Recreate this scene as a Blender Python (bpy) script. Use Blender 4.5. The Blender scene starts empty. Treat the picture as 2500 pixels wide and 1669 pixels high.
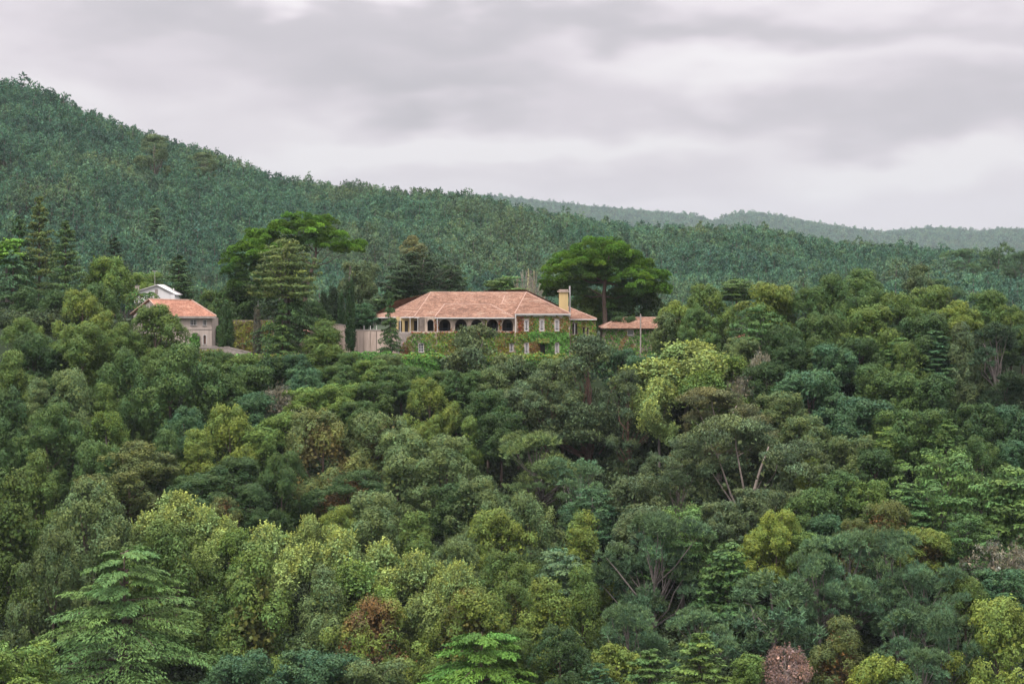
import bpy, bmesh, math, random
import numpy as np
from mathutils import Vector, noise as mnoise

R = math.radians
sc = bpy.context.scene
col = sc.collection

# ------------------------------------------------------------------ camera
FPX, CX, HY = 4600.0, 1250.0, 700.0          # focal length, centre column and horizon row in 2500-px units
cam_data = bpy.data.cameras.new('camera')
cam = bpy.data.objects.new('camera', cam_data)
col.objects.link(cam)
cam_data.sensor_width = 36.0
cam_data.lens = 36.0 * FPX / 2500.0
cam_data.shift_y = (HY - 834.5) / 2500.0
cam_data.clip_start = 0.5
cam_data.clip_end = 14000
cam.location = (0, 0, 0)
cam.rotation_euler = (R(90), 0, 0)
sc.camera = cam

# ------------------------------------------------------------------ view + render
sc.view_settings.view_transform = 'Standard'
sc.view_settings.look = 'None'
sc.view_settings.exposure = 0.66
sc.view_settings.gamma = 1.0
sc.view_settings.use_curve_mapping = False
sc.render.engine = 'CYCLES'
sc.cycles.max_bounces = 6
sc.cycles.diffuse_bounces = 1
sc.cycles.glossy_bounces = 1
sc.cycles.transmission_bounces = 3
sc.cycles.volume_bounces = 1
sc.cycles.transparent_max_bounces = 8
sc.cycles.use_denoising = True
sc.cycles.denoiser = 'OPENIMAGEDENOISE'
sc.cycles.denoising_prefilter = 'ACCURATE'
sc.cycles.denoising_input_passes = 'RGB_ALBEDO_NORMAL'
sc.cycles.caustics_reflective = False
sc.cycles.caustics_refractive = False

SUN_EL, SUN_AZ = 57.0, 214.0     # azimuth clockwise from +Y (view direction)

# ------------------------------------------------------------------ node helper
class NT:
    def __init__(s, tree):
        s.t = tree
    def n(s, typ, **kw):
        nd = s.t.nodes.new(typ)
        for k, v in kw.items():
            if k.startswith('i_'):
                key = k[2:]
                key = int(key) if key.isdigit() else key
                if isinstance(v, tuple) and len(v) == 2 and hasattr(v[0], 'outputs'):
                    s.t.links.new(v[0].outputs[v[1]], nd.inputs[key])
                elif hasattr(v, 'outputs'):
                    s.t.links.new(v.outputs[0], nd.inputs[key])
                else:
                    nd.inputs[key].default_value = v
            else:
                setattr(nd, k, v)
        return nd
    def math(s, op, a, b=0.0, c=None, clamp=False):
        nd = s.n('ShaderNodeMath', operation=op, use_clamp=clamp)
        for i, v in enumerate((a, b, c)):
            if v is None: continue
            s.put(nd, i, v)
        return nd
    def put(s, nd, i, v):
        if isinstance(v, tuple) and len(v) == 2 and hasattr(v[0], 'outputs'):
            s.t.links.new(v[0].outputs[v[1]], nd.inputs[i])
        elif hasattr(v, 'outputs'):
            s.t.links.new(v.outputs[0], nd.inputs[i])
        else:
            nd.inputs[i].default_value = v
    def mix(s, fac, a, b, blend='MIX'):
        nd = s.n('ShaderNodeMix', data_type='RGBA', blend_type=blend)
        s.put(nd, 0, fac)
        s.put(nd, 6, a if not (isinstance(a, tuple) and len(a) == 3) else (*a, 1))
        s.put(nd, 7, b if not (isinstance(b, tuple) and len(b) == 3) else (*b, 1))
        return (nd, 2)
    def ramp(s, fac, stops):
        nd = s.n('ShaderNodeValToRGB')
        s.put(nd, 0, fac)
        cr = nd.color_ramp
        while len(cr.elements) < len(stops): cr.elements.new(0.5)
        for e, (p, c) in zip(cr.elements, stops):
            e.position = p
            e.color = (*c, 1) if len(c) == 3 else c
        return (nd, 0)
    def link(s, a, b, i):
        if isinstance(a, tuple): s.t.links.new(a[0].outputs[a[1]], b.inputs[i])
        else: s.t.links.new(a.outputs[0], b.inputs[i])

# ------------------------------------------------------------------ world: overcast sky
world = bpy.data.worlds.new('World')
sc.world = world
world.use_nodes = True
wt = world.node_tree
wt.nodes.clear()
W = NT(wt)
tc = W.n('ShaderNodeTexCoord')
sky = W.n('ShaderNodeTexSky', sky_type='NISHITA')
sky.sun_disc = False
sky.sun_elevation = R(SUN_EL)
sky.sun_rotation = R(SUN_AZ)
mp = W.n('ShaderNodeMapping', i_0=(tc, 0))
mp.inputs['Scale'].default_value = (6.0, 6.0, 12.0)
mp.inputs['Location'].default_value = (3.1, 0.4, 1.2)
n1 = W.n('ShaderNodeTexNoise', i_0=mp)
n1.inputs['Scale'].default_value = 1.0
n1.inputs['Detail'].default_value = 3.5
n1.inputs['Roughness'].default_value = 0.42
n1.inputs['Distortion'].default_value = 0.5
mpb = W.n('ShaderNodeMapping', i_0=(tc, 0))
mpb.inputs['Scale'].default_value = (11.0, 11.0, 30.0)
nw = W.n('ShaderNodeTexNoise', i_0=mpb)
nw.inputs['Scale'].default_value = 1.0
nw.inputs['Detail'].default_value = 3.0
# cloud masses at their places in the sky: (column, row, half width, half height, darkness)
def sdir(px, py):
    return ((px - CX) / FPX, (HY - py) / FPX)
blobs = [(560, 130, 520, 60, .35), (1010, 225, 350, 80, .72), (760, 60, 560, 50, .45), (1480, 75, 460, 50, .38),
         (2150, 50, 520, 45, .5), (2230, 265, 400, 80, .62), (1640, 290, 260, 40, .25), (1500, 430, 420, 38, .30), (1700, 245, 170, 30, .1),
         (280, 40, 300, 40, .35),
         (1180, 355, 380, 62, -.55), (1640, 165, 420, 55, -.28), (2330, 405, 350, 50, -.45), (300, 235, 380, 50, -.15), (800, 390, 300, 40, -.25), (900, 8, 380, 22, -.45)]
wob = W.n('ShaderNodeVectorMath', operation='SUBTRACT', i_0=(nw, 1), i_1=(0.5, 0.5, 0.5))
wob2 = W.n('ShaderNodeVectorMath', operation='MULTIPLY', i_0=wob, i_1=(0.16, 0.0, 0.075))
wdir = W.n('ShaderNodeVectorMath', operation='ADD', i_0=(tc, 0), i_1=wob2)
acc = None
for (bx_, by_, hw, hh, d) in blobs:
    u, v = sdir(bx_, by_)
    c = Vector((u, 1, v)).normalized()
    sb = W.n('ShaderNodeVectorMath', operation='SUBTRACT', i_0=wdir, i_1=tuple(c))
    ml = W.n('ShaderNodeVectorMath', operation='MULTIPLY', i_0=sb, i_1=(FPX / hw, 2.0, FPX / hh))
    ln = W.n('ShaderNodeVectorMath', operation='LENGTH', i_0=ml)
    mr = W.n('ShaderNodeMapRange', interpolation_type='SMOOTHSTEP', i_0=(ln, 1))
    mr.inputs[1].default_value = 0.0
    mr.inputs[2].default_value = 2.0
    mr.inputs[3].default_value = d * 0.9
    mr.inputs[4].default_value = 0.0
    acc = mr if acc is None else W.math('ADD', acc, mr)
dk = W.math('MULTIPLY_ADD', n1, 0.38, 0.08)
dark = W.math('ADD', dk, acc)
cl = W.ramp(dark, [(0.0, (0.735, 0.70, 0.712)), (0.25, (0.668, 0.622, 0.648)), (0.5, (0.588, 0.542, 0.575)), (0.78, (0.50, 0.466, 0.494)), (1.0, (0.44, 0.415, 0.44))])
# the overcast vault is brighter overhead than at the horizon
sx = W.n('ShaderNodeSeparateXYZ', i_0=(tc, 0))
zc = W.math('MAXIMUM', (sx, 2), 0.0)
zen = W.math('MULTIPLY_ADD', W.math('POWER', zc, 1.3), 2.7, 0.60)
cl2 = W.n('ShaderNodeVectorMath', operation='SCALE', i_0=cl)
W.link(zen, cl2, 3)
cl3 = W.n('ShaderNodeVectorMath', operation='SCALE', i_0=cl2)
cl3.inputs[3].default_value = 10.0
mx = W.mix(0.97, sky, cl3)
bg = W.n('ShaderNodeBackground')
W.link(mx, bg, 0)
bg.inputs[1].default_value = 0.1
wo = W.n('ShaderNodeOutputWorld')
wt.links.new(bg.outputs[0], wo.inputs[0])

sun_d = bpy.data.lights.new('sun', 'SUN')
sun_d.energy = 1.5
sun_d.angle = R(14)
sun_d.color = (1.0, 0.95, 0.88)
sun = bpy.data.objects.new('sun', sun_d)
col.objects.link(sun)
sv = Vector((math.sin(R(SUN_AZ)) * math.cos(R(SUN_EL)), math.cos(R(SUN_AZ)) * math.cos(R(SUN_EL)), math.sin(R(SUN_EL))))
sun.rotation_euler = sv.to_track_quat('Z', 'Y').to_euler()

# ------------------------------------------------------------------ materials
def mat(name):
    m = bpy.data.materials.new(name)
    m.use_nodes = True
    m.node_tree.nodes.clear()
    return m, NT(m.node_tree)

def plain(name, c, rough=0.85, var=0.25, scale=1.5, bump=0.0, c2=None, spec=0.2, streak=False):
    m, N = mat(name)
    t = N.n('ShaderNodeTexCoord')
    v = (t, 3)
    if streak:
        mpn = N.n('ShaderNodeMapping', i_0=(t, 3))
        mpn.inputs['Scale'].default_value = (1.6, 1.6, 0.22)
        v = (mpn, 0)
    a = N.n('ShaderNodeTexNoise', i_0=v)
    a.inputs['Scale'].default_value = scale
    a.inputs['Detail'].default_value = 6
    a.inputs['Roughness'].default_value = 0.65
    d = tuple(x * (1 - var) for x in c)
    l = tuple(min(1, x * (1 + var)) for x in c)
    rc = N.ramp(a, [(0.32, c2 if c2 else d), (0.5, c), (0.7, l)])
    p = N.n('ShaderNodeBsdfPrincipled')
    N.link(rc, p, 'Base Color')
    p.inputs['Roughness'].default_value = rough
    p.inputs['Specular IOR Level'].default_value = spec
    if bump:
        b = N.n('ShaderNodeBump')
        b.inputs['Strength'].default_value = bump
        b.inputs['Distance'].default_value = 0.05
        N.link(a, b, 'Height')
        N.link(b, p, 'Normal')
    o = N.n('ShaderNodeOutputMaterial', i_0=p)
    return m

def foliage_mat(name, transl=0.12, rough=0.6, spec=0.16):
    # colour = object's own leaf colour x leaf-to-leaf variation; dead patches where the object has them
    m, N = mat(name)
    oi = N.n('ShaderNodeObjectInfo')
    at = N.n('ShaderNodeAttribute', attribute_name='Col')
    ru = N.n('ShaderNodeAttribute', attribute_name='rust', attribute_type='OBJECT')
    base = N.mix(1.0, (oi, 1), (at, 0), 'MULTIPLY')
    ru2 = N.math('MULTIPLY', (ru, 2), 0.52)
    th = N.math('SUBTRACT', 1.0, ru2)
    f = N.math('SUBTRACT', (at, 3), th)
    f2 = N.math('MULTIPLY', f, 7.0, clamp=True)
    rustc = N.mix(1.0, (0.165, 0.105, 0.042), (at, 0), 'MULTIPLY')
    c = N.mix(f2, base, rustc)
    hv = N.math('MULTIPLY_ADD', (oi, 5), 0.25, 0.875)
    hs = N.n('ShaderNodeHueSaturation')
    N.link(c, hs, 4)
    N.link(hv, hs, 2)
    p = N.n('ShaderNodeBsdfPrincipled')
    N.link(hs, p, 'Base Color')
    p.inputs['Roughness'].default_value = rough
    p.inputs['Specular IOR Level'].default_value = spec
    tr = N.n('ShaderNodeBsdfTranslucent')
    N.link(hs, tr, 0)
    mxs = N.n('ShaderNodeMixShader', i_0=transl)
    N.link(p, mxs, 1)
    N.link(tr, mxs, 2)
    N.n('ShaderNodeOutputMaterial', i_0=mxs)
    return m

M = {}
M['leaf'] = foliage_mat('leaf_foliage')
M['needle'] = foliage_mat('needle_foliage', 0.08, 0.6, 0.16)

def hill_mat():
    m, N = mat('hill_pine_needles')
    oi = N.n('ShaderNodeObjectInfo')
    ge = N.n('ShaderNodeNewGeometry')
    mpn = N.n('ShaderNodeMapping', i_0=(ge, 0))
    mpn.inputs['Scale'].default_value = (0.022, 0.015, 0.02)
    a = N.n('ShaderNodeTexNoise', i_0=mpn)
    a.inputs['Scale'].default_value = 1.0
    a.inputs['Detail'].default_value = 4
    reg = N.ramp(a, [(0.30, (0.062, 0.138, 0.088)), (0.5, (0.084, 0.182, 0.105)), (0.62, (0.122, 0.196, 0.098)), (0.75, (0.088, 0.152, 0.094))])
    rv = N.ramp((oi, 5), [(0.0, (0.55, 0.56, 0.62)), (0.3, (0.85, 0.85, 0.88)), (0.7, (1.1, 1.1, 1.05)), (0.92, (1.35, 1.3, 1.2)), (1.0, (1.45, 1.2, 1.0))])
    at = N.n('ShaderNodeAttribute', attribute_name='Col')
    c = N.mix(1.0, reg, rv, 'MULTIPLY')
    c = N.mix(1.0, c, (at, 0), 'MULTIPLY')
    p = N.n('ShaderNodeBsdfPrincipled')
    N.link(c, p, 'Base Color')
    p.inputs['Roughness'].default_value = 0.6
    p.inputs['Specular IOR Level'].default_value = 0.2
    N.n('ShaderNodeOutputMaterial', i_0=p)
    return m
M['hill'] = hill_mat()
M['bark'] = plain('brown_bark', (0.105, 0.078, 0.062), 0.95, 0.35, 4, 0.5)
M['barkred'] = plain('reddish_bark', (0.16, 0.098, 0.075), 0.95, 0.35, 4, 0.5)
M['barkpale'] = plain('pale_bark', (0.27, 0.23, 0.195), 0.9, 0.3, 4, 0.4)
M['barkgrey'] = plain('grey_bark', (0.16, 0.14, 0.125), 0.95, 0.3, 4, 0.4)
M['floor'] = plain('forest_floor', (0.030, 0.046, 0.022), 0.95, 0.5, 0.15, 0.6, c2=(0.022, 0.026, 0.014))
M['lawn'] = plain('terrace_grass', (0.11, 0.13, 0.05), 0.95, 0.3, 0.6, 0.4)
M['stucco'] = plain('grey_pink_stucco', (0.50, 0.42, 0.37), 0.9, 0.13, 1.2, 0.2, c2=(0.41, 0.34, 0.30), streak=True)
M['arcade'] = plain('weathered_arcade_plaster', (0.46, 0.37, 0.295), 0.9, 0.22, 1.3, 0.2, c2=(0.24, 0.19, 0.155), streak=True)
M['ochre'] = plain('ochre_plaster', (0.52, 0.40, 0.20), 0.9, 0.12, 0.9, 0.1, streak=True)
M['white'] = plain('white_paint', (0.66, 0.64, 0.62), 0.7, 0.06, 2.0)
M['whitewall'] = plain('whitewashed_wall', (0.80, 0.78, 0.78), 0.85, 0.06, 0.6, streak=True)
M['pink'] = plain('pale_pink_render', (0.56, 0.45, 0.38), 0.9, 0.14, 0.9, 0.15, c2=(0.44, 0.34, 0.28), streak=True)
M['stone'] = plain('grey_stone', (0.33, 0.29, 0.26), 0.9, 0.25, 2.0, 0.3)
M['stonedark'] = plain('dark_rubble_stone', (0.20, 0.165, 0.14), 0.95, 0.3, 2.5, 0.5)  # rubble of a darker, browner colour than the grey stone
M['dark'] = plain('dark_joinery', (0.03, 0.025, 0.022), 0.5, 0.2, 2)
M['shadeplaster'] = plain('shade_tinted_plaster', (0.15, 0.11, 0.085), 0.9, 0.2, 1.0)  # plaster colour darkened to stand for the shade inside the arcade
M['bluegrey'] = plain('blue_grey_paint', (0.13, 0.15, 0.18), 0.7, 0.1, 1.0)
M['metal'] = plain('galvanised_metal', (0.42, 0.41, 0.40), 0.5, 0.15, 3)
M['redpaint'] = plain('faded_red_paint', (0.36, 0.055, 0.04), 0.8, 0.2, 2)
M['shutter'] = plain('white_shutter_paint', (0.50, 0.47, 0.46), 0.7, 0.08, 2)
def glass():
    m, N = mat('window_glass')
    p = N.n('ShaderNodeBsdfPrincipled')
    p.inputs['Base Color'].default_value = (0.03, 0.04, 0.045, 1)
    p.inputs['Roughness'].default_value = 0.12
    N.n('ShaderNodeOutputMaterial', i_0=p)
    return m
M['glass'] = glass()

def tile_mat(name, c, c2, c3):
    m, N = mat(name)
    t = N.n('ShaderNodeTexCoord')
    a = N.n('ShaderNodeTexNoise', i_0=(t, 3)); a.inputs['Scale'].default_value = 0.55; a.inputs['Detail'].default_value = 7; a.inputs['Roughness'].default_value = 0.7
    rc = N.ramp(a, [(0.34, c2), (0.52, c), (0.68, c3)])
    b = N.n('ShaderNodeTexNoise', i_0=(t, 3)); b.inputs['Scale'].default_value = 3.2; b.inputs['Detail'].default_value = 3
    rb = N.ramp(b, [(0.3, (0.72, 0.70, 0.70)), (0.5, (1, 1, 1)), (0.72, (1.30, 1.33, 1.35))])
    cc = N.mix(1.0, rc, rb, 'MULTIPLY')
    v = N.n('ShaderNodeTexVoronoi', i_0=(t, 3)); v.inputs['Scale'].default_value = 2.3
    rv = N.ramp((v, 1), [(0.0, (0.8, 0.8, 0.8)), (0.6, (1, 1, 1)), (1.0, (1.25, 1.25, 1.25))])
    cc = N.mix(0.7, cc, rv, 'MULTIPLY')
    p = N.n('ShaderNodeBsdfPrincipled')
    N.link(cc, p, 'Base Color')
    p.inputs['Roughness'].default_value = 0.9
    p.inputs['Specular IOR Level'].default_value = 0.15
    N.n('ShaderNodeOutputMaterial', i_0=p)
    return m
M['tile'] = tile_mat('weathered_clay_tiles', (0.325, 0.188, 0.130), (0.225, 0.138, 0.102), (0.39, 0.28, 0.212))
M['tileorange'] = tile_mat('orange_clay_tiles', (0.37, 0.185, 0.125), (0.29, 0.145, 0.10), (0.42, 0.25, 0.18))
M['ridge'] = plain('pale_ridge_mortar', (0.43, 0.29, 0.23), 0.9, 0.2, 2)

# ------------------------------------------------------------------ object helpers
def link(o, parent=None):
    col.objects.link(o)
    if parent is not None: o.parent = parent
    return o

def thing(name, label, cat, loc=(0, 0, 0), rz=0.0, group=None):
    o = bpy.data.objects.new(name, None)
    o.empty_display_size = 0.5
    o.location = loc
    o.rotation_euler = (0, 0, rz)
    o['label'] = label; o['category'] = cat
    if group: o['group'] = group
    return link(o)

def tag(o, label, cat, group=None):
    o['label'] = label; o['category'] = cat
    if group: o['group'] = group
    return o

def mesh_obj(name, verts, faces, m, parent=None, smooth=False):
    me = bpy.data.meshes.new(name)
    me.from_pydata([tuple(map(float, v)) for v in verts], [], faces)
    me.update()
    if m: me.materials.append(m)
    if smooth: me.shade_smooth()
    o = bpy.data.objects.new(name, me)
    return link(o, parent)

class MB:
    """collects boxes, tubes and polygons into one mesh"""
    def __init__(s): s.v = []; s.f = []
    def box(s, x0, x1, y0, y1, z0, z1):
        b = len(s.v)
        s.v += [(x0, y0, z0), (x1, y0, z0), (x1, y1, z0), (x0, y1, z0), (x0, y0, z1), (x1, y0, z1), (x1, y1, z1), (x0, y1, z1)]
        s.f += [tuple(b + i for i in q) for q in ((0, 3, 2, 1), (4, 5, 6, 7), (0, 1, 5, 4), (1, 2, 6, 5), (2, 3, 7, 6), (3, 0, 4, 7))]
        return s
    def prism(s, pts, y0, y1):
        """closed (x, z) outline extruded in y"""
        b = len(s.v); n = len(pts)
        s.v += [(p[0], y0, p[1]) for p in pts] + [(p[0], y1, p[1]) for p in pts]
        s.f.append(tuple(range(b, b + n))); s.f.append(tuple(range(b + 2 * n - 1, b + n - 1, -1)))
        for i in range(n):
            j = (i + 1) % n
            s.f.append((b + j, b + i, b + n + i, b + n + j))
        return s
    def slab(s, poly, th=0.12):
        """polygon of 3-D points given a thickness downwards"""
        b = len(s.v); n = len(poly)
        s.v += [tuple(p) for p in poly] + [(p[0], p[1], p[2] - th) for p in poly]
        s.f.append(tuple(range(b, b + n))); s.f.append(tuple(range(b + 2 * n - 1, b + n - 1, -1)))
        for i in range(n):
            j = (i + 1) % n
            s.f.append((b + j, b + i, b + n + i, b + n + j))
        return s
    def tube(s, pts, radii, sides=6, cap=True):
        pts = [Vector(p) for p in pts]
        b0 = len(s.v)
        for i, p in enumerate(pts):
            d = (pts[min(i + 1, len(pts) - 1)] - pts[max(i - 1, 0)]).normalized()
            up = Vector((0, 0, 1)) if abs(d.z) < 0.9 else Vector((1, 0, 0))
            a = d.cross(up).normalized(); c = d.cross(a)
            for k in range(sides):
                t = 2 * math.pi * k / sides
                s.v.append(tuple(p + (a * math.cos(t) + c * math.sin(t)) * radii[i]))
        for i in range(len(pts) - 1):
            for k in range(sides):
                k2 = (k + 1) % sides
                s.f.append((b0 + i * sides + k, b0 + i * sides + k2, b0 + (i + 1) * sides + k2, b0 + (i + 1) * sides + k))
        if cap:
            s.f.append(tuple(b0 + (len(pts) - 1) * sides + k for k in range(sides)))
        return s
    def build(s, name, m, parent=None, smooth=False):
        return mesh_obj(name, s.v, s.f, m, parent, smooth)

def X(px, D): return (px - CX) / FPX * D
def Z(py, D): return (HY - py) / FPX * D
def P(px, py, D): return (X(px, D), D, Z(py, D))

# ------------------------------------------------------------------ terrain
def lerp_tab(tab, x):
    xs = [t[0] for t in tab]; ys = [t[1] for t in tab]
    return np.interp(x, xs, ys)
RIM = [(-600, 740), (0, 760), (300, 790), (480, 850), (600, 880), (1400, 880), (1560, 850), (1700, 780), (1850, 730), (2300, 735), (2500, 780), (3100, 820)]
RIDGE = [(-600, 60), (-200, 145), (0, 192), (100, 215), (200, 256), (300, 295), (400, 330), (500, 362), (600, 396), (680, 428), (760, 442), (900, 447), (1000, 460), (1100, 466), (1200, 484),
         (1300, 507), (1400, 524), (1500, 540), (1600, 548), (1700, 552), (1800, 548), (1900, 558), (2000, 580), (2100, 592), (2200, 603), (2300, 612), (2400, 618), (2500, 622), (3100, 640)]
FAR = [(-600, 480), (1200, 482), (1300, 492), (1350, 497), (1450, 509), (1600, 520), (1690, 527), (1735, 541), (1752, 541), (1785, 526), (1850, 522), (1900, 530), (2000, 548), (2080, 560), (2150, 568), (2250, 561), (2310, 559), (2390, 569), (2440, 561), (2500, 562), (3100, 590)]
YB, YT = 225.0, 330.0
CANO = 13.0
def sstep(a, b, x):
    t = np.clip((x - a) / (b - a), 0, 1)
    return t * t * (3 - 2 * t)
def depth_of(px, py):
    rim = lerp_tab(RIM, px)
    t = (1669 - py) / (1669 - rim)
    return YB + (YT - YB) * t
H0, H1, F1 = 560.0, 850.0, 6500.0
def ground(x, y):
    x = np.asarray(x, float); y = np.asarray(y, float)
    px = np.clip(CX + FPX * x / np.maximum(y, 120.0), -600, 3100)
    rim = lerp_tab(RIM, px)
    yy = np.clip(y, YB, YT)
    t = (yy - YB) / (YT - YB)
    py = 1669 - (1669 - rim) * t
    slope = (HY - py) / FPX * yy - CANO
    zb = (HY - 1669) / FPX * YB - CANO
    near = np.where(y > 120, zb - 5 * np.sin(np.clip((YB - y) / 105, 0, 1) * math.pi / 2), 0)
    near = np.where(y > 120, near, -1.8 + (zb - 5 + 1.8) * sstep(0, 120, y))
    near = np.where(y < 0, -1.8, near)
    z = np.where(y < YB, near, slope)
    terr = -12.35 + 5.0 * sstep(420, 150, px) + 1.0 * sstep(1750, 2000, px)
    zr = lerp_tab(RIDGE, px)
    hill0 = -11.0 + 6 * sstep(500, 0, px)
    plateau = terr + (hill0 - terr) * sstep(400, H0, y)
    z = np.where(y > YT, z + (plateau - z) * sstep(YT, YT + 5.0, y), z)
    ztop = (HY - zr) / FPX * H1 - 9.0
    s = np.clip((y - H0) / (H1 - H0), 0, 1)
    prof = 0.75 * s + 0.25 * np.sin(s * math.pi / 2)
    und = 3.2 * np.sin(x * 0.021 + 1.3) * np.sin(y * 0.027 + x * 0.008) + 2.0 * np.sin(x * 0.05 + y * 0.043)
    z = np.where(y > H0, hill0 + (ztop - hill0) * prof + und * np.sin(s * math.pi) * 1.0, z)
    zf = (HY - lerp_tab(FAR, px)) / FPX * F1 - 22.0
    back = ztop - 90 * sstep(H1, 1500, y)
    s2 = sstep(3600, F1, y)
    back = back + (zf - back) * s2
    z = np.where(y > H1, back, z)
    z = np.where(y > F1, zf - 120 * sstep(F1, 8000, y), z)
    return z
def gz(x, y): return float(ground(x, y))

ys = np.concatenate([np.arange(-150, 100, 25), np.arange(100, 330, 6), np.arange(330, 346, 1.5), np.arange(346, 880, 8), np.arange(880, 2000, 50), np.arange(2000, 8201, 150)])
us = np.linspace(-1, 1, 141)
gx, gy, gv = [], [], []
for y in ys:
    half = 140 + 0.42 * max(y, 0)
    gv.append(np.stack([us * half, np.full_like(us, y), ground(us * half, np.full_like(us, y))], 1))
gv = np.concatenate(gv)
nx = len(us)
gf = [(r * nx + c, r * nx + c + 1, (r + 1) * nx + c + 1, (r + 1) * nx + c) for r in range(len(ys) - 1) for c in range(nx - 1)]
terrain = mesh_obj('terrain', gv, gf, M['floor'], smooth=True)
terrain['kind'] = 'structure'
# haze: the damp air between the camera and the ridges
hz = MB().box(-3640, 3640, -160, 8250, float(gv[:, 2].min()) - 1.0, 360.0).build('haze', None)
hz['kind'] = 'stuff'
hm, N = mat('haze_air')
pv = N.n('ShaderNodeVolumePrincipled')
pv.inputs['Color'].default_value = (0.78, 0.89, 1.0, 1)
pv.inputs['Density'].default_value = 0.000038
hm.node_tree.links.new(pv.outputs[0], N.n('ShaderNodeOutputMaterial').inputs[1])
hz.data.materials.append(hm)
# ------------------------------------------------------------------ foliage generators (numpy)
def unit(v): return v / np.maximum(np.linalg.norm(v, axis=1, keepdims=True), 1e-9)

def leaf_mesh(name, c, a, b, colr, m, tri=False):
    """diamond leaves: centre c, half axes a and b; or triangular blades"""
    n = len(c)
    if tri:
        v = np.stack([c - b, c + b, c + a], 1).reshape(-1, 3); k = 3
    else:
        v = np.stack([c - a, c + b - a * 0.1, c + a, c - b - a * 0.1], 1).reshape(-1, 3); k = 4
    me = bpy.data.meshes.new(name)
    me.vertices.add(n * k); me.vertices.foreach_set('co', v.astype(np.float32).ravel())
    me.loops.add(n * k); me.loops.foreach_set('vertex_index', np.arange(n * k, dtype=np.int32))
    me.polygons.add(n)
    me.polygons.foreach_set('loop_start', np.arange(0, n * k, k, dtype=np.int32))
    me.polygons.foreach_set('loop_total', np.full(n, k, dtype=np.int32))
    at = me.color_attributes.new('Col', 'FLOAT_COLOR', 'POINT')
    at.data.foreach_set('color', np.repeat(colr.astype(np.float32), k, axis=0).ravel())
    me.update(); me.validate()
    me.materials.append(m)
    return me

def leaves_from(c, nrm, rng, L, Wd, hang=0.0):
    """half axes for leaves facing nrm; hang pulls the long axis downwards"""
    t = unit(np.cross(nrm, rng.normal(size=nrm.shape)))
    if hang:
        t = unit(t * (1 - hang) + np.array([0, 0, -1.0]) * hang)
        t = unit(t - nrm * np.sum(t * nrm, 1, keepdims=True) * 0.5)
    s = unit(np.cross(nrm, t))
    k = rng.uniform(0.7, 1.3, (len(c), 1))
    return t * L * k, s * Wd * k

def tones(rng, n, grp, ng, amp=0.22, leafamp=0.18, yel=0.0):
    """leaf colour factors: every puff and every leaf its own shade; alpha = patch value for dead foliage"""
    g = rng.normal(0, 1, ng); gy = rng.uniform(-1, 1, ng)
    l = rng.normal(0, 1, n)
    v = np.exp(amp * g[grp] + leafamp * l)
    y = gy[grp] * 0.12 + rng.uniform(-.08, .08, n) + yel
    return np.stack([v * (1 + y), v, v * (1 - y * 1.4), np.ones(n)], 1)

PROF = {
    'dome': lambda h: np.sqrt(np.clip(1 - np.clip((h - .35) / .65, 0, 1) ** 2.2, 0, 1)) * np.clip(.55 + h * 1.3, 0, 1),
    'cone': lambda h: np.clip(1.0 - h, 0, 1) ** 0.5 * np.clip(.5 + h * 2.2, 0, 1),
    'egg': lambda h: np.sin(np.pi * np.clip(h, 0, 1) ** 0.8) ** 0.6,
    'column': lambda h: np.clip(1.02 - h, 0, 1) ** 0.35 * np.clip(.6 + h * 3, 0, 1),
    'umbrella': lambda h: np.sqrt(np.clip(1 - h ** 3.2, 0, 1)),
}

def puff_centres(rng, H, Rr, prof, n, asym=0.25, fill=0.25, layers=0, lobes=0):
    """centres of foliage puffs on an uneven crown envelope, gathered into big lobes"""
    f = PROF[prof]
    def env(n, stretch=1.0):
        hs = np.linspace(0, 1, 200); w = f(hs) + 0.12; w /= w.sum()
        h = (rng.permutation(n) + rng.uniform(0, 1, n)) / n
        h = np.interp(h, np.cumsum(w), hs)
        az = np.arange(n) * 2.39996 + rng.uniform(-.5, .5, n)
        ph = rng.uniform(0, 6.28, 6)
        lob = 1 + asym * (np.sin(az * 2 + ph[0] + h * 3) * .5 + np.sin(az * 3 + ph[1] - h * 5) * .5 + np.sin(az * 5 + ph[2] + h * 9) * .35)
        return h, az, lob, ph
    if lobes:
        h, az, lob, ph = env(lobes)
        h[:2] = (.97, .86)
        lr = Rr * rng.uniform(.27, .42, lobes) * (1.1 - .3 * h)
        r = np.maximum(Rr * f(h) * (1 + (lob - 1) * .7) - lr, 0) * rng.uniform(.75, 1.08, lobes)
        lc = np.stack([r * np.cos(az), r * np.sin(az), np.minimum(h * H, H - lr * .9)], 1)
        k = rng.choice(lobes, n, p=lr ** 2 / (lr ** 2).sum())
        d = rng.normal(size=(n, 3)); d[:, 2] += .75; d = unit(d)
        o = unit(np.stack([np.cos(az), np.sin(az), np.full(lobes, .35)], 1))
        bad = np.sum(d * o[k], 1) < -.25
        d[bad] = unit(d[bad] + o[k][bad] * 1.6)
        c = lc[k] + d * (lr[k] * rng.uniform(.75, 1.0, n))[:, None] * np.array([1, 1, 1.05])
        c[:, 2] = np.maximum(c[:, 2], .3)
        return c, np.zeros(n, bool)
    h, az, lob, ph = env(n)
    if layers: h = (np.floor(h * layers) + rng.uniform(0.35, .65, n)) / layers
    r = Rr * f(h) * lob * rng.uniform(.86, 1.06, n)
    inner = rng.uniform(size=n) < fill
    r = np.where(inner, r * rng.uniform(.3, .8, n), r)
    hh = h * H * (1 + 0.06 * np.sin(az * 2 + ph[3]))
    c = np.stack([r * np.cos(az), r * np.sin(az), hh], 1)
    return c, inner

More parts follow.
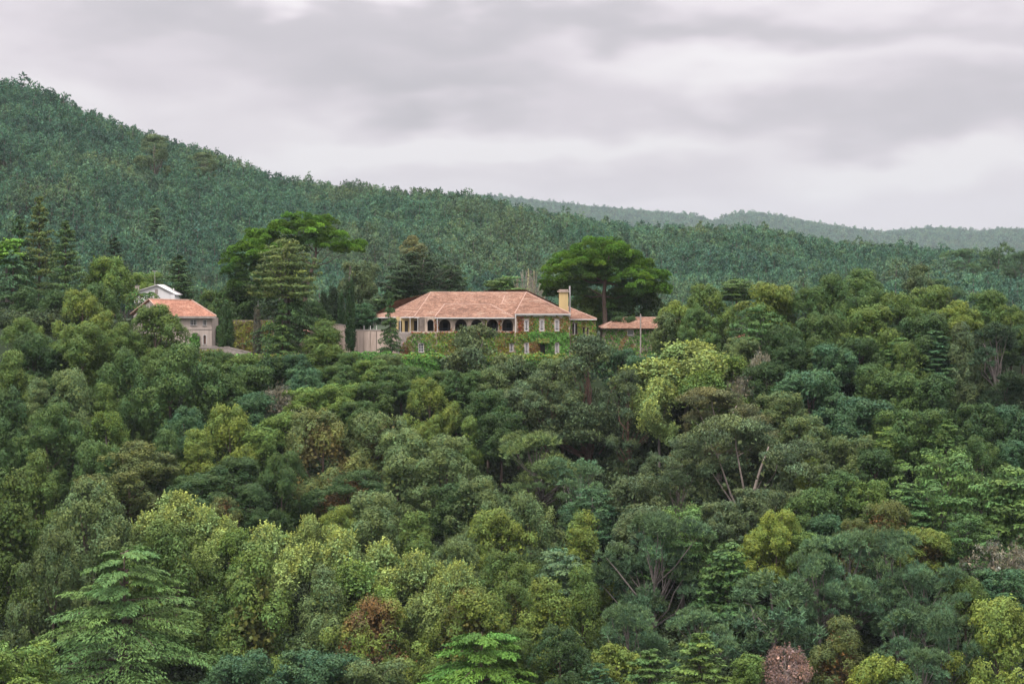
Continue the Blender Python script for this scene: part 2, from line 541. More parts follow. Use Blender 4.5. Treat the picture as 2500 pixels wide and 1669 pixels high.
def crown_leaves(seed, H=10, Rr=5, prof='dome', npuff=150, pr=0.85, pz=1.0, per=100, leaf=(.17, .12), jit=.45,
                 asym=.25, fill=.2, hang=0.0, layers=0, upb=.35, amp=.22, leafamp=.18, shoots=0, rough=.25, yel=0, grow=1.0, core=1.0, lobes=0):
    rng = np.random.default_rng(seed)
    pc, inner = puff_centres(rng, H - pr * .7, Rr - pr * .6, prof, npuff, asym, fill, layers, lobes)
    rr = pr * rng.uniform(.65, 1.3, npuff)
    cnt = np.maximum((per * (rr / pr) ** 2).astype(int), 8)
    g = np.repeat(np.arange(npuff), cnt); n = len(g)
    d = rng.normal(size=(n, 3)); d[:, 2] += upb; d = unit(d)
    # leave out most of what faces the trunk: it is never seen
    outv = pc.copy(); outv[:, 2] = (outv[:, 2] - H * .45) * .8; outv = unit(outv)
    flip = np.sum(d * outv[g], 1) < -0.35
    d[flip] = unit(d[flip] + outv[g][flip] * 1.1)
    f1 = rng.normal(size=(npuff, 3, 3)) * 2.4; p1 = rng.uniform(0, 6.28, (npuff, 3))
    bump = np.ones(n)
    for k in range(3):
        bump += rough * .6 * np.sin(np.sum(d * f1[g, k], 1) * 1.6 + p1[g, k])
    sh = np.stack([np.ones(n), np.ones(n), np.full(n, pz)], 1)
    rad = (rr[g] * bump)[:, None] * rng.uniform(.72, 1.08, (n, 1))
    c = pc[g] + d * rad * sh
    nn = unit(d / sh + rng.normal(size=(n, 3)) * jit)
    a, b = leaves_from(c, nn, rng, leaf[0], leaf[1], hang)
    colr = tones(rng, n, g, npuff, amp, leafamp, yel)
    # dead-foliage patches: smooth value over the crown
    q = c / Rr
    pv = .5 + .25 * (np.sin(q[:, 0] * 3.1 + seed) + np.sin(q[:, 1] * 2.7 + seed * 2) * .7 + np.sin(q[:, 2] * 3.7 + 1) * .6) + rng.uniform(-.06, .06, n)
    colr[:, 3] = np.clip(pv, 0, 1)
    out = [(c, a, b, colr)]
    if shoots:
        # upright leading shoots that break the outline
        top = np.argsort(-(pc[:, 2] + rng.uniform(0, 2, npuff)))[: int(npuff * .75)]
        si = rng.choice(top, shoots)
        base = pc[si] + np.stack([rng.uniform(-.7, .7, shoots), rng.uniform(-.7, .7, shoots), np.zeros(shoots)], 1) * rr[si, None]
        ln = rng.uniform(.7, 1.5, shoots) * pr * grow
        k = 16
        s = np.tile(np.linspace(0, 1, k), shoots); gi = np.repeat(np.arange(shoots), k)
        dirs = unit(np.stack([rng.normal(0, .3, shoots), rng.normal(0, .3, shoots), np.ones(shoots)], 1))
        cc = base[gi] + np.array([0, 0, .5 * pr * pz]) + dirs[gi] * (s * ln[gi])[:, None] + rng.normal(size=(len(s), 3)) * (.22 * pr * (1.05 - s))[:, None]
        nn = unit(rng.normal(size=(len(s), 3)) + np.array([0, 0, .6]))
        a2, b2 = leaves_from(cc, nn, rng, leaf[0] * .95, leaf[1] * .95)
        c2 = tones(rng, len(s), si[gi], npuff, amp, leafamp, yel + .08)
        c2[:, :3] *= 1.12
        c2[:, 3] = .5
        out.append((cc, a2, b2, c2))
    if core:
        # sparse inner leaves close the crown
        m_ = int(npuff * 22 * core)
        ci = rng.integers(0, npuff, m_)
        cc = pc[ci] * np.array([.62, .62, .88]) + rng.normal(size=(m_, 3)) * pr * .6
        cc[:, 2] = np.maximum(cc[:, 2], .1)
        nn = unit(rng.normal(size=(m_, 3)))
        a2, b2 = leaves_from(cc, nn, rng, .2, .16)
        out.append((cc, a2, b2, tones(rng, m_, ci, npuff, amp, leafamp)))
    c, a, b, colr = [np.concatenate(z) for z in zip(*out)]
    return (c, a, b, colr), pc

def crown_tufts(seed, H=9, Rr=5, prof='dome', npuff=55, pr=1.2, pz=.75, tufts=11, blades=12, bl=.42, bw=.055, asym=.3, fill=.15, layers=0, up=.75, amp=.2, leafamp=.15, zmin=-.25, lobes=0):
    rng = np.random.default_rng(seed)
    pc, inner = puff_centres(rng, H - pr * .7, Rr - pr * .6, prof, npuff, asym, fill, layers, lobes)
    rr = pr * rng.uniform(.7, 1.25, npuff)
    g = np.repeat(np.arange(npuff), tufts)
    d = rng.normal(size=(len(g), 3)); d[:, 2] = np.abs(d[:, 2] + .2) + zmin; d = unit(d)
    sh = np.stack([np.ones(len(g)), np.ones(len(g)), np.full(len(g), pz)], 1)
    tcn = pc[g] + d * sh * rr[g, None] * rng.uniform(.65, 1.05, (len(g), 1))
    ax = unit(d + np.array([0, 0, up]) + rng.normal(size=d.shape) * .2)
    gi = np.repeat(np.arange(len(g)), blades)
    nd = unit(ax[gi] * 1.0 + rng.normal(size=(len(gi), 3)) * .62)
    L = bl * rng.uniform(.7, 1.25, (len(gi), 1))
    side = unit(np.cross(nd, rng.normal(size=nd.shape)))
    base = tcn[gi] + rng.normal(size=nd.shape) * .06
    tg = rng.normal(size=len(g)) * .12
    colr = tones(rng, len(gi), g[gi], npuff, amp, leafamp)
    colr[:, :3] *= np.exp(tg[gi])[:, None]
    q = base / Rr
    colr[:, 3] = np.clip(.5 + .25 * (np.sin(q[:, 0] * 3.1 + seed) + np.sin(q[:, 1] * 2.7 + seed * 2) * .7 + np.sin(q[:, 2] * 3.7 + 1) * .6) + rng.uniform(-.06, .06, len(q)), 0, 1)
    return (base, nd * L, side * bw, colr), pc

def crown_fronds(seed, H=14, Rr=7, levels=11, nb=6, twigs=9, per=11, leaf=(.2, .09), droop=.3, rise=.12, power=.75, blen=.42, top=.0, hangf=.5, amp=.16, irregular=.25):
    """layered conifer: flat branches in storeys, drooping towards their tips"""
    rng = np.random.default_rng(seed)
    C_, A_, B_, G_, br = [], [], [], [], []
    gi = 0
    for k in range(levels):
        h = (k + .35 + rng.uniform(-.2, .2)) / levels
        Lk = Rr * ((1 - h) ** power * .93 + .07) * (1 if h > .12 else .85)
        nbk = max(3, int(round(nb * (0.65 + .5 * (1 - h)))))
        a0 = rng.uniform(0, 6.28)
        for j in range(nbk):
            az = a0 + 6.283 * j / nbk + rng.uniform(-.3, .3)
            L = Lk * rng.uniform(1 - irregular, 1 + irregular * .5)
            z0 = h * H + rng.uniform(-.4, .4)
            u = np.array([math.cos(az), math.sin(az), 0.0]); w = np.array([-u[1], u[0], 0.0])
            dr = droop * rng.uniform(.6, 1.3); ri = rise * rng.uniform(.5, 1.5) + top * h
            def pos(s): return u * (L * s) + np.array([0, 0, z0 + L * (ri * s - dr * s ** 2.4)])
            br.append([pos(s) for s in (0, .35, .7, 1.0)])
            ss = np.linspace(.16, 1.0, twigs)
            for s in ss:
                p0 = pos(s)
                tl = L * blen * (math.sin(math.pi * min(1, s * .72 + .14)) ** .8) * rng.uniform(.7, 1.2)
                for sd in (-1, 1):
                    dirv = u * .75 + w * sd * .8; dirv /= np.linalg.norm(dirv)
                    q = rng.uniform(0.0, 1, per) ** .8
                    pts = p0 + dirv * (q * tl)[:, None]
                    pts[:, 2] += -hangf * .28 * tl * q ** 2 + rng.normal(0, .05, per)
                    pts[:, :2] += rng.normal(0, .10 * max(tl, .3) ** .5, (per, 2))
                    n_ = unit(np.array([0, 0, 1.0]) + rng.normal(size=(per, 3)) * .38)
                    ax = unit(dirv + rng.normal(size=(per, 3)) * .3 + np.array([0, 0, -.25]) - np.array([0, 0, hangf * .7]) * q[:, None])
                    sdv = unit(np.cross(n_, ax))
                    kk = rng.uniform(.7, 1.3, (per, 1))
                    C_.append(pts); A_.append(ax * leaf[0] * kk); B_.append(sdv * leaf[1] * kk); G_.append(np.full(per, gi))
            # hanging fringe along the branch
            m_ = per * 3
            s = rng.uniform(.3, 1.02, m_)
            pts = np.array([pos(x) for x in s]) + np.stack([rng.normal(0, .25, m_), rng.normal(0, .25, m_), -rng.uniform(.05, .45, m_)], 1)
            ax = unit(np.array([0, 0, -1.0]) + rng.normal(size=(m_, 3)) * .35)
            sdv = unit(np.cross(ax, rng.normal(size=(m_, 3))))
            C_.append(pts); A_.append(ax * leaf[0]); B_.append(sdv * leaf[1]); G_.append(np.full(m_, gi))
            gi += 1
    c = np.concatenate(C_); a = np.concatenate(A_); b = np.concatenate(B_); g = np.concatenate(G_)
    colr = tones(rng, len(c), g, gi, amp, .16)
    q = c / Rr
    colr[:, 3] = np.clip(.5 + .25 * (np.sin(q[:, 0] * 3.1 + seed) + np.sin(q[:, 1] * 2.7 + seed * 2) * .7 + np.sin(q[:, 2] * 3.7 + 1) * .6) + rng.uniform(-.06, .06, len(q)), 0, 1)
    return (c, a, b, colr), br

def limbs_to(seed, pcs, H, r0, nl=12, z0=.05, zs=.75, sag=.15, sides=5, lean=.12, top=.8):
    """trunk continuing into the crown, with limbs running out to foliage puffs"""
    rng = np.random.default_rng(seed)
    mb = MB()
    lx, ly = rng.uniform(-lean, lean, 2)
    def tp(t): return Vector((lx * H * t * t, ly * H * t * t, H * top * t))
    def tr(t): return r0 * (1 - .82 * t)
    mb.tube([tp(t) for t in (0, .2, .4, .6, .8, 1)], [tr(t) for t in (0, .2, .4, .6, .8, 1)], 7)
    idx = rng.permutation(len(pcs))[:nl]
    for i in idx:
        e = Vector(pcs[i]) ; t = min(max((e.z / H) * zs - rng.uniform(.05, .25), z0), .9)
        s = tp(t); r = tr(t) * rng.uniform(.4, .62)
        m1 = s.lerp(e, .4) + Vector((rng.normal() * .25, rng.normal() * .25, -sag * (e - s).length * .3 + rng.normal() * .15))
        m2 = s.lerp(e, .75) + Vector((rng.normal() * .25, rng.normal() * .25, rng.normal() * .2))
        mb.tube([s, m1, m2, e], [r, r * .72, r * .45, r * .12], sides, False)
    return mb

def mb_mesh(name, mb, m):
    me = bpy.data.meshes.new(name)
    me.from_pydata([tuple(map(float, v)) for v in mb.v], [], mb.f)
    me.materials.append(m); me.shade_smooth(); me.update()
    return me

def bole(seed, r, m):
    rng = np.random.default_rng(seed)
    mb = MB()
    pts = [(0, 0, 0)] + [(rng.normal() * .06 * t, rng.normal() * .06 * t, t) for t in (.08, .35, .7)] + [(0, 0, 1)]
    mb.tube(pts, [r * 1.5, r * 1.18, r * 1.08, r, r * .98], 8, False)
    return mb_mesh('trunk', mb, m)

PROTO = {}
def proto(kind, crown, H, Wd, limb_mb=None, bark='bark', r0=.25, branchname='branches'):
    PROTO.setdefault(kind, []).append(dict(crown=crown, H=H, W=Wd, limbs=mb_mesh(branchname, limb_mb, M[bark]) if limb_mb else None,
                                           bole=bole(len(PROTO) * 7 + int(H * 3), r0, M[bark]), r0=r0))
def bbox_of(c):
    return float(np.percentile(c[:, 2], 99.7)), float(np.percentile(np.hypot(c[:, 0], c[:, 1]), 98.5)) * 2

def mk_leaf(kind, seeds, mname='leaf', bark='bark', r0=.25, nl=12, tri=False, gen=crown_leaves, zs=.75, **kw):
    for s in seeds:
        (c, a, b, cl_), pc = gen(s, **kw)
        Hh, Ww = bbox_of(c)
        me = leaf_mesh('crown', c, a, b, cl_, M[mname], tri)
        mb = limbs_to(s, pc, kw['H'], r0, nl, zs=zs) if nl else None
        proto(kind, me, Hh, Ww, mb, bark, r0)

def mk_frond(kind, seeds, bark='bark', r0=.3, **kw):
    for s in seeds:
        (c, a, b, cl_), br = crown_fronds(s, **kw)
        Hh, Ww = bbox_of(c)
        me = leaf_mesh('crown', c, a, b, cl_, M['needle'])
        mb = MB(); H = kw['H']
        mb.tube([(0, 0, 0), (0, 0, H * .5), (0, 0, H * .97)], [r0, r0 * .6, .03], 6)
        for q in br[::2]:
            mb.tube([Vector(x) - Vector((0, 0, .08)) for x in q], [r0 * .28, r0 * .2, r0 * .12, .02], 4, False)
        proto(kind, me, Hh, Ww, mb, bark, r0)

# wattles: billowing olive crowns of rounded puffs
AC = dict(jit=.24, amp=.13, leafamp=.15, rough=.26, upb=.5, core=.9, leaf=(.10, .07))
mk_leaf('acacia', (1, 2), H=12, Rr=5.8, prof='dome', npuff=190, pr=.82, pz=1.1, per=215, shoots=110, grow=.6, asym=.45, nl=14, r0=.22, lobes=17, **AC)
mk_leaf('acacia', (3, 4), H=13, Rr=4.8, prof='cone', npuff=175, pr=.82, pz=1.2, per=215, shoots=110, grow=.6, asym=.45, nl=12, r0=.22, lobes=17, **AC)
mk_leaf('acacia', (5,), H=8.5, Rr=5.8, prof='dome', npuff=150, pr=.85, pz=1.0, per=215, shoots=80, grow=.6, asym=.45, nl=14, r0=.2, lobes=13, **AC)
mk_leaf('acacia', (6, 7), H=7, Rr=3.1, prof='cone', npuff=68, pr=.68, pz=1.1, per=170, shoots=45, grow=.7, asym=.35, nl=8, r0=.14, lobes=8, **AC)
mk_leaf('acacia', (8,), H=5.5, Rr=3.7, prof='dome', npuff=70, pr=.7, pz=.95, per=170, shoots=40, grow=.7, asym=.35, nl=8, r0=.14, lobes=8, **AC)
# planes: bright, large leaves, many upright shoots
mk_leaf('plane', (11, 12), H=8, Rr=4.6, prof='dome', npuff=120, pr=.8, pz=1.1, per=230, lobes=12, leaf=(.105, .088), jit=.7, shoots=420, grow=1.3, asym=.4, fill=.2, rough=.35, leafamp=.2, nl=14, bark='barkgrey', r0=.2)
mk_leaf('plane', (13,), H=7, Rr=2.8, prof='cone', npuff=60, pr=.7, pz=1.2, per=170, lobes=7, leaf=(.125, .105), jit=.75, shoots=200, grow=1.4, asym=.4, leafamp=.2, nl=8, bark='barkgrey', r0=.15)
# broadleaf evergreens (laurel, oak): denser, rounder, darker
mk_leaf('broadleaf', (21, 22), H=8, Rr=5, prof='dome', npuff=130, pr=.78, pz=.85, per=190, lobes=14, leaf=(.105, .08), jit=.45, shoots=60, grow=.6, asym=.45, fill=.15, upb=.5, amp=.14, leafamp=.16, rough=.3, nl=14, r0=.22)
mk_leaf('broadleaf', (23,), H=4.5, Rr=3, prof='dome', npuff=55, pr=.68, pz=.8, per=160, lobes=8, leaf=(.105, .08), jit=.45, shoots=30, asym=.4, fill=.15, upb=.5, amp=.14, leafamp=.16, nl=8, r0=.14)
mk_leaf('broadleaf', (24,), H=9, Rr=3.2, prof='egg', npuff=90, pr=.75, pz=.95, per=180, lobes=10, leaf=(.105, .08), jit=.45, shoots=40, asym=.35, upb=.5, amp=.14, leafamp=.16, nl=10, r0=.18)
# gum trees: airy hanging sprays, visible limbs
mk_leaf('eucalyptus', (31,), H=13, Rr=6, prof='dome', npuff=140, pr=1.0, pz=.65, per=420, lobes=15, leaf=(.115, .045), jit=.65, hang=.55, asym=.5, fill=.25, upb=.5, leafamp=.28, core=.12, rough=.35, nl=24, bark='barkpale', r0=.3, zs=.6)
mk_leaf('eucalyptus', (33,), H=16, Rr=4.6, prof='egg', npuff=125, pr=.95, pz=.75, per=240, lobes=15, leaf=(.15, .055), jit=.65, hang=.55, asym=.55, fill=.25, upb=.5, leafamp=.28, core=.25, rough=.35, nl=36, bark='barkred', r0=.34, zs=.85)
mk_leaf('eucalyptus', (34,), H=6.5, Rr=4, prof='dome', npuff=70, pr=.85, pz=.7, per=210, lobes=9, leaf=(.15, .055), jit=.65, hang=.5, asym=.45, fill=.25, upb=.5, leafamp=.28, core=.3, nl=20, bark='barkgrey', r0=.18)
# bare scrub: a haze of twigs and few leaves
mk_leaf('scrub', (41, 42), H=6, Rr=3.6, prof='dome', npuff=80, pr=.7, pz=.9, per=70, leaf=(.2, .03), jit=1.2, shoots=50, asym=.35, leafamp=.35, core=.3, nl=34, bark='barkpale', r0=.14)
# maritime pines: bottle-brush tufts
mk_leaf('pine', (51, 52), mname='needle', gen=crown_tufts, tri=True, H=10, Rr=5.6, prof='dome', npuff=120, pr=.95, tufts=19, lobes=14, blades=14, bl=.36, bw=.036, asym=.4, nl=30, bark='barkgrey', r0=.24, zs=.7)
mk_leaf('pine', (53,), mname='needle', gen=crown_tufts, tri=True, H=12, Rr=4, prof='egg', npuff=85, pr=.9, tufts=14, lobes=12, blades=13, bl=.46, bw=.05, asym=.45, nl=28, bark='barkgrey', r0=.24, zs=.7)
mk_leaf('pine', (54,), mname='needle', gen=crown_tufts, tri=True, H=6, Rr=3.2, prof='dome', npuff=40, pr=.9, tufts=14, blades=13, bl=.42, bw=.05, asym=.35, nl=14, bark='barkgrey', r0=.16, zs=.7)
# layered cypresses: flat dark shelves
mk_leaf('layered', (61, 62), mname='needle', H=10, Rr=7, prof='umbrella', npuff=150, pr=1.35, pz=.3, per=120, leaf=(.2, .1), jit=.4, layers=8, upb=.9, asym=.35, fill=.25, amp=.25, nl=22, bark='barkgrey', r0=.4, rough=.3, zs=.8)
mk_leaf('layered', (63,), mname='needle', H=6, Rr=3.6, prof='dome', npuff=60, pr=1.1, pz=.33, per=120, leaf=(.2, .1), jit=.4, layers=6, upb=.9, asym=.35, fill=.25, amp=.25, nl=10, bark='barkgrey', r0=.22)
mk_leaf('layered', (64,), mname='needle', H=11, Rr=4, prof='cone', npuff=120, pr=1.1, pz=.35, per=120, leaf=(.2, .1), jit=.4, layers=11, upb=.9, asym=.35, fill=.2, amp=.25, nl=16, bark='barkgrey', r0=.25)
# italian cypress, clipped and columnar
mk_leaf('column', (71,), mname='needle', H=10, Rr=1.5, prof='column', npuff=110, pr=.42, pz=2.4, per=55, leaf=(.16, .06), jit=.35, hang=.0, asym=.1, fill=.1, upb=.2, nl=0, r0=.18)
mk_leaf('column', (72,), mname='needle', H=11, Rr=2.6, prof='column', npuff=130, pr=.7, pz=1.6, per=70, leaf=(.18, .08), jit=.5, asym=.3, fill=.15, upb=.2, nl=10, r0=.2)
# cedars
mk_frond('cedar', (81, 82), H=13, Rr=6.5, levels=12, nb=6, twigs=9, per=10, power=.7, r0=.35)
mk_frond('cedar', (83,), H=8, Rr=6.8, levels=7, nb=8, twigs=15, per=17, power=.4, droop=.22, leaf=(.15, .065), r0=.35)
mk_frond('cedar', (86,), H=19, Rr=11, levels=15, nb=8, twigs=15, per=19, power=.5, droop=.24, rise=.18, leaf=(.16, .06), blen=.36, r0=.5, amp=.12)
mk_frond('fir', (84,), H=12, Rr=3.2, levels=17, nb=5, twigs=6, per=8, power=.95, droop=.25, rise=.1, leaf=(.19, .08), r0=.2)
mk_frond('fir', (85,), H=12, Rr=4.6, levels=15, nb=6, twigs=7, per=8, power=.85, droop=.1, rise=.25, leaf=(.2, .08), r0=.25)

# ------------------------------------------------------------------ tree placement
K = 1.0643   # the list below was measured on a 2349-px wide view of the photograph
TINT = {
    'ol': (0.103, 0.165, 0.038), 'yl': (0.152, 0.211, 0.042), 'dk': (0.052, 0.100, 0.032), 'md': (0.078, 0.140, 0.040), 'gy': (0.120, 0.177, 0.062),
    'br': (0.115, 0.146, 0.044), 'bl': (0.060, 0.130, 0.054), 'lt': (0.225, 0.305, 0.090), 'lg': (0.125, 0.205, 0.046), 'go': (0.179, 0.237, 0.042),
    'gum': (0.103, 0.149, 0.064), 'gumbr': (0.138, 0.152, 0.062), 'gumdk': (0.079, 0.118, 0.052), 'pin': (0.100, 0.178, 0.082), 'pind': (0.060, 0.105, 0.050),
    'ced': (0.095, 0.175, 0.046), 'cedb': (0.076, 0.152, 0.044), 'cedy': (0.120, 0.170, 0.046), 'bright': (0.105, 0.235, 0.036), 'cyp': (0.032, 0.068, 0.022), 'blk': (.034, .062, .026),
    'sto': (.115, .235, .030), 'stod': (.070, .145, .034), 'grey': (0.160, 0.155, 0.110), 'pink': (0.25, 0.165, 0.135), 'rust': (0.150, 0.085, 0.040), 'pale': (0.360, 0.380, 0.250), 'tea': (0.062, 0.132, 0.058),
}
NAMES = {'acacia': ('acacia_tree', 'tree'), 'plane': ('plane_tree', 'tree'), 'broadleaf': ('broadleaf_tree', 'tree'), 'eucalyptus': ('eucalyptus_tree', 'tree'),
         'scrub': ('scrub_tree', 'tree'), 'pine': ('pine_tree', 'pine'), 'layered': ('spreading_conifer', 'conifer'), 'column': ('cypress_tree', 'cypress'),
         'cedar': ('cedar_tree', 'cedar'), 'fir': ('fir_tree', 'fir')}
trng = random.Random(5)
placed = []
def plant(kind, px, ptop, w, h, tint, label, D=None, rust=0.0, var=None, rz=None, name=None, cat=None, group=None, bright=1.0, base=None, nm2=None):
    if nm2: name, cat = {'cedar': ('cedar_tree', 'cedar')}[nm2]
    """px, ptop: column and crown top; w, h: crown size, all in 2500-px units; D: distance in metres"""
    if D is not None and D < 0:
        # stands on the hillside where its foot shows
        for D in np.arange(450, 845, 5.0):
            if Z(ptop + h, D) - gz(X(px, D), D) <= 3.0: break
    if D is None: D = float(depth_of(px, min(1700, ptop + .42 * h)))
    if kind in ('acacia', 'broadleaf', 'eucalyptus', 'plane'): w = w * (1.14 if kind != 'plane' else 1.25)
    if kind == 'plane': h *= .85
    Wm, Hm = w / FPX * D, h / FPX * D
    asp = Hm / Wm
    opts = PROTO[kind]
    if var is None:
        var = min(range(len(opts)), key=lambda i: abs(math.log(opts[i]['W'] / Wm)) * .9 + abs(math.log((opts[i]['H'] / opts[i]['W']) / asp)) * 1.3 + trng.uniform(0, .35))
    p = opts[var]
    s, sz = Wm / p['W'], Hm / p['H']
    x, ztop = X(px, D), Z(ptop, D)
    g = gz(x, D) if base is None else base
    nm, ct = NAMES[kind]
    t = thing(name or nm, label, cat or ct, (x, D, g - .15), 0, group)
    off = ztop - Hm - (g - .15)
    rz = trng.uniform(0, 6.28) if rz is None else rz
    c = bpy.data.objects.new('crown', p['crown'])
    c.location = (0, 0, off); c.scale = (s, s, sz); c.rotation_euler = (0, 0, rz)
    k = trng.uniform(.92, 1.08) * bright
    c.color = (TINT[tint][0] * k, TINT[tint][1] * k, TINT[tint][2] * k, 1)
    c['rust'] = rust
    link(c, t)
    if p['limbs']:
        b = bpy.data.objects.new('branches', p['limbs'])
        b.location = (0, 0, off); b.scale = (s, s, sz); b.rotation_euler = (0, 0, rz)
        link(b, t)
    bo = bpy.data.objects.new('trunk', p['bole'])
    bo.scale = (s, s, max(.3, off + .02))
    bo.rotation_euler = (0, 0, rz)
    link(bo, t)
    placed.append((px, ptop, w, h, D))
    return t
# ------------------------------------------------------------------ buildings
ORG = {}
def root(name, label, cat, loc):
    t = thing(name, label, cat, loc)
    ORG[t.name] = Vector(loc)
    return t
def put(mb, name, m, parent, label=None, smooth=False):
    o0 = ORG[parent.name]
    o = mesh_obj(name, [(v[0] - o0.x, v[1] - o0.y, v[2] - o0.z) for v in mb.v], mb.f, m, parent, smooth)
    ORG[o.name] = o0
    if label: o['label'] = label
    return o

def arch_pts(x0, x1, z0, z1, n=10, arched=True, rise=None):
    if not arched: return [(x0, z0), (x1, z0), (x1, z1), (x0, z1)]
    r = (x1 - x0) / 2; cx_ = (x0 + x1) / 2; rise = r if rise is None else rise
    return [(x0, z0), (x1, z0)] + [(cx_ + r * math.cos(math.pi * i / n), z1 - rise + rise * math.sin(math.pi * i / n)) for i in range(n + 1)]

def holed_wall(outline, holes, yf, th):
    cu = bpy.data.curves.new('w', 'CURVE'); cu.dimensions = '2D'; cu.fill_mode = 'BOTH'; cu.extrude = th / 2
    for pts in [outline] + holes:
        sp = cu.splines.new('POLY'); sp.points.add(len(pts) - 1)
        for p, q in zip(sp.points, pts): p.co = (q[0], q[1], 0, 1)
        sp.use_cyclic_u = True
    ob = bpy.data.objects.new('w', cu); col.objects.link(ob)
    dg = bpy.context.evaluated_depsgraph_get()
    me = bpy.data.meshes.new_from_object(ob.evaluated_get(dg))
    mb = MB()
    mb.v = [(v.co.x, yf + th / 2 - v.co.z, v.co.y) for v in me.vertices]
    mb.f = [tuple(p.vertices) for p in me.polygons]
    bpy.data.objects.remove(ob); bpy.data.curves.remove(cu); bpy.data.meshes.remove(me)
    return mb

def window(parent, px0, px1, py0, py1, D, arched=True, shut=True, bars=False, fm='white', pane='glass', fr=.09):
    """frame proud of the wall, pane behind, two shutter leaves or glazing bars between"""
    x0, x1, z0, z1 = X(px0, D), X(px1, D), Z(py1, D), Z(py0, D)
    out = arch_pts(x0 - fr, x1 + fr, z0 - fr, z1 + fr, arched=arched); inn = arch_pts(x0, x1, z0, z1, arched=arched)
    w = put(holed_wall(out, [inn], D - .05, .22), 'window', M[fm], parent)
    put(MB().prism(arch_pts(x0 + .003, x1 - .003, z0 + .003, z1 - .003, arched=arched), D + .2, D + .23), 'pane', M[pane], w)
    cx_ = (x0 + x1) / 2; wd = x1 - x0
    put(MB().box(x0 - fr - .05, x1 + fr + .05, D - .14, D + .02, z0 - fr - .09, z0 - fr - .01), 'sill', M['stone'], w)
    if shut:
        zt = z1 - (wd / 2 if arched else .05)
        for a, b in ((x0 + .04, cx_ - wd * .11), (cx_ + wd * .11, x1 - .04)):
            put(MB().box(a, b, D + .08, D + .11, z0 + .32, zt), 'shutter', M['shutter'], w)
            put(MB().box(a, b, D + .08, D + .11, z0 + .04, z0 + .22), 'shutter', M['shutter'], w)
        if arched:
            put(MB().prism([(cx_ + (wd / 2 - .05) * math.cos(math.pi * i / 8), zt + .05 + (wd / 2 - .07) * math.sin(math.pi * i / 8)) for i in range(9)], D + .08, D + .11), 'fanlight', M['shutter'], w)
    if bars:
        for k in range(1, bars + 1):
            xx = x0 + wd * k / (bars + 1)
            put(MB().box(xx - .03, xx + .03, D + .1, D + .14, z0, z1), 'glazing_bar', M[fm], w)
        for k in (1, 2):
            zz = z0 + (z1 - z0) * k / 3
            put(MB().box(x0, x1, D + .145, D + .175, zz - .025, zz + .025), 'glazing_bar', M[fm], w)
    return w

def cap_line(parent, a, b, r=.085, m='ridge'):
    """row of mortared ridge tiles"""
    a, b = Vector(a), Vector(b)
    mb = MB(); n = max(2, int((b - a).length / .45)); rr = random.Random(n)
    pts = [a.lerp(b, i / n) + Vector((0, 0, .03 + rr.uniform(-.015, .02))) for i in range(n + 1)]
    mb.tube(pts, [r * (1.12 if i % 2 else .95) for i in range(n + 1)], 6)
    return put(mb, 'ridge_cap', M[m], parent)

def tiled(parent, poly, m='tile', rows=.36, name='roof_slope'):
    """roof slope: a thick slab with raised courses of tiles laid across it"""
    poly = [Vector(p) for p in poly]
    nrm = Vector((0, 0, 0))
    for i in range(1, len(poly) - 1): nrm += (poly[i] - poly[0]).cross(poly[i + 1] - poly[0])
    nrm.normalize()
    if nrm.z < 0: nrm = -nrm
    ro = put(MB().slab(poly, .14), name, M[m], parent)
    hor = Vector((0, 0, 1)).cross(nrm)
    if hor.length < 1e-3: return ro
    hor.normalize(); upv = nrm.cross(hor).normalized()
    if upv.z < 0: upv = -upv
    o = poly[0]
    P2 = [((p - o).dot(hor), (p - o).dot(upv)) for p in poly]
    v0, v1 = min(p[1] for p in P2), max(p[1] for p in P2)
    mb = MB(); rr = random.Random(int(abs(o.x) * 10))
    v = v0
    while v < v1 - .02:
        vm = v + rows * .5; xs = []
        def cross(vv):
            xs = []
            for i in range(len(P2)):
                a, b = P2[i], P2[(i + 1) % len(P2)]
                if (a[1] - vv) * (b[1] - vv) < 0:
                    t = (vv - a[1]) / (b[1] - a[1]); xs.append(a[0] + (b[0] - a[0]) * t)
            return (min(xs), max(xs)) if len(xs) > 1 else None
        lo, hi = cross(v + .012), cross(min(v + rows, v1 - .01))
        if lo and hi:
            x0, x1 = max(lo[0], hi[0]), min(lo[1], hi[1])
            x = x0
            while x < x1 - .05:
                w = min(rr.uniform(.5, .95), x1 - x)
                h1 = rr.uniform(.05, .085)
                q = [o + hor * x + upv * v + nrm * h1, o + hor * (x + w - .02) + upv * v + nrm * (h1 + rr.uniform(-.01, .01)),
                     o + hor * (x + w - .02) + upv * (v + rows) + nrm * .012, o + hor * x + upv * (v + rows) + nrm * .012]
                b = len(mb.v)
                mb.v += [tuple(k) for k in q] + [tuple(q[0] - nrm * h1), tuple(q[1] - nrm * h1)]
                mb.f += [(b, b + 1, b + 2, b + 3), (b + 4, b + 5, b + 1, b)]
                x += w
        v += rows
    if mb.f:
        t = put(mb, 'roof_tiles', M[m], ro); t['kind'] = 'stuff'
    return ro

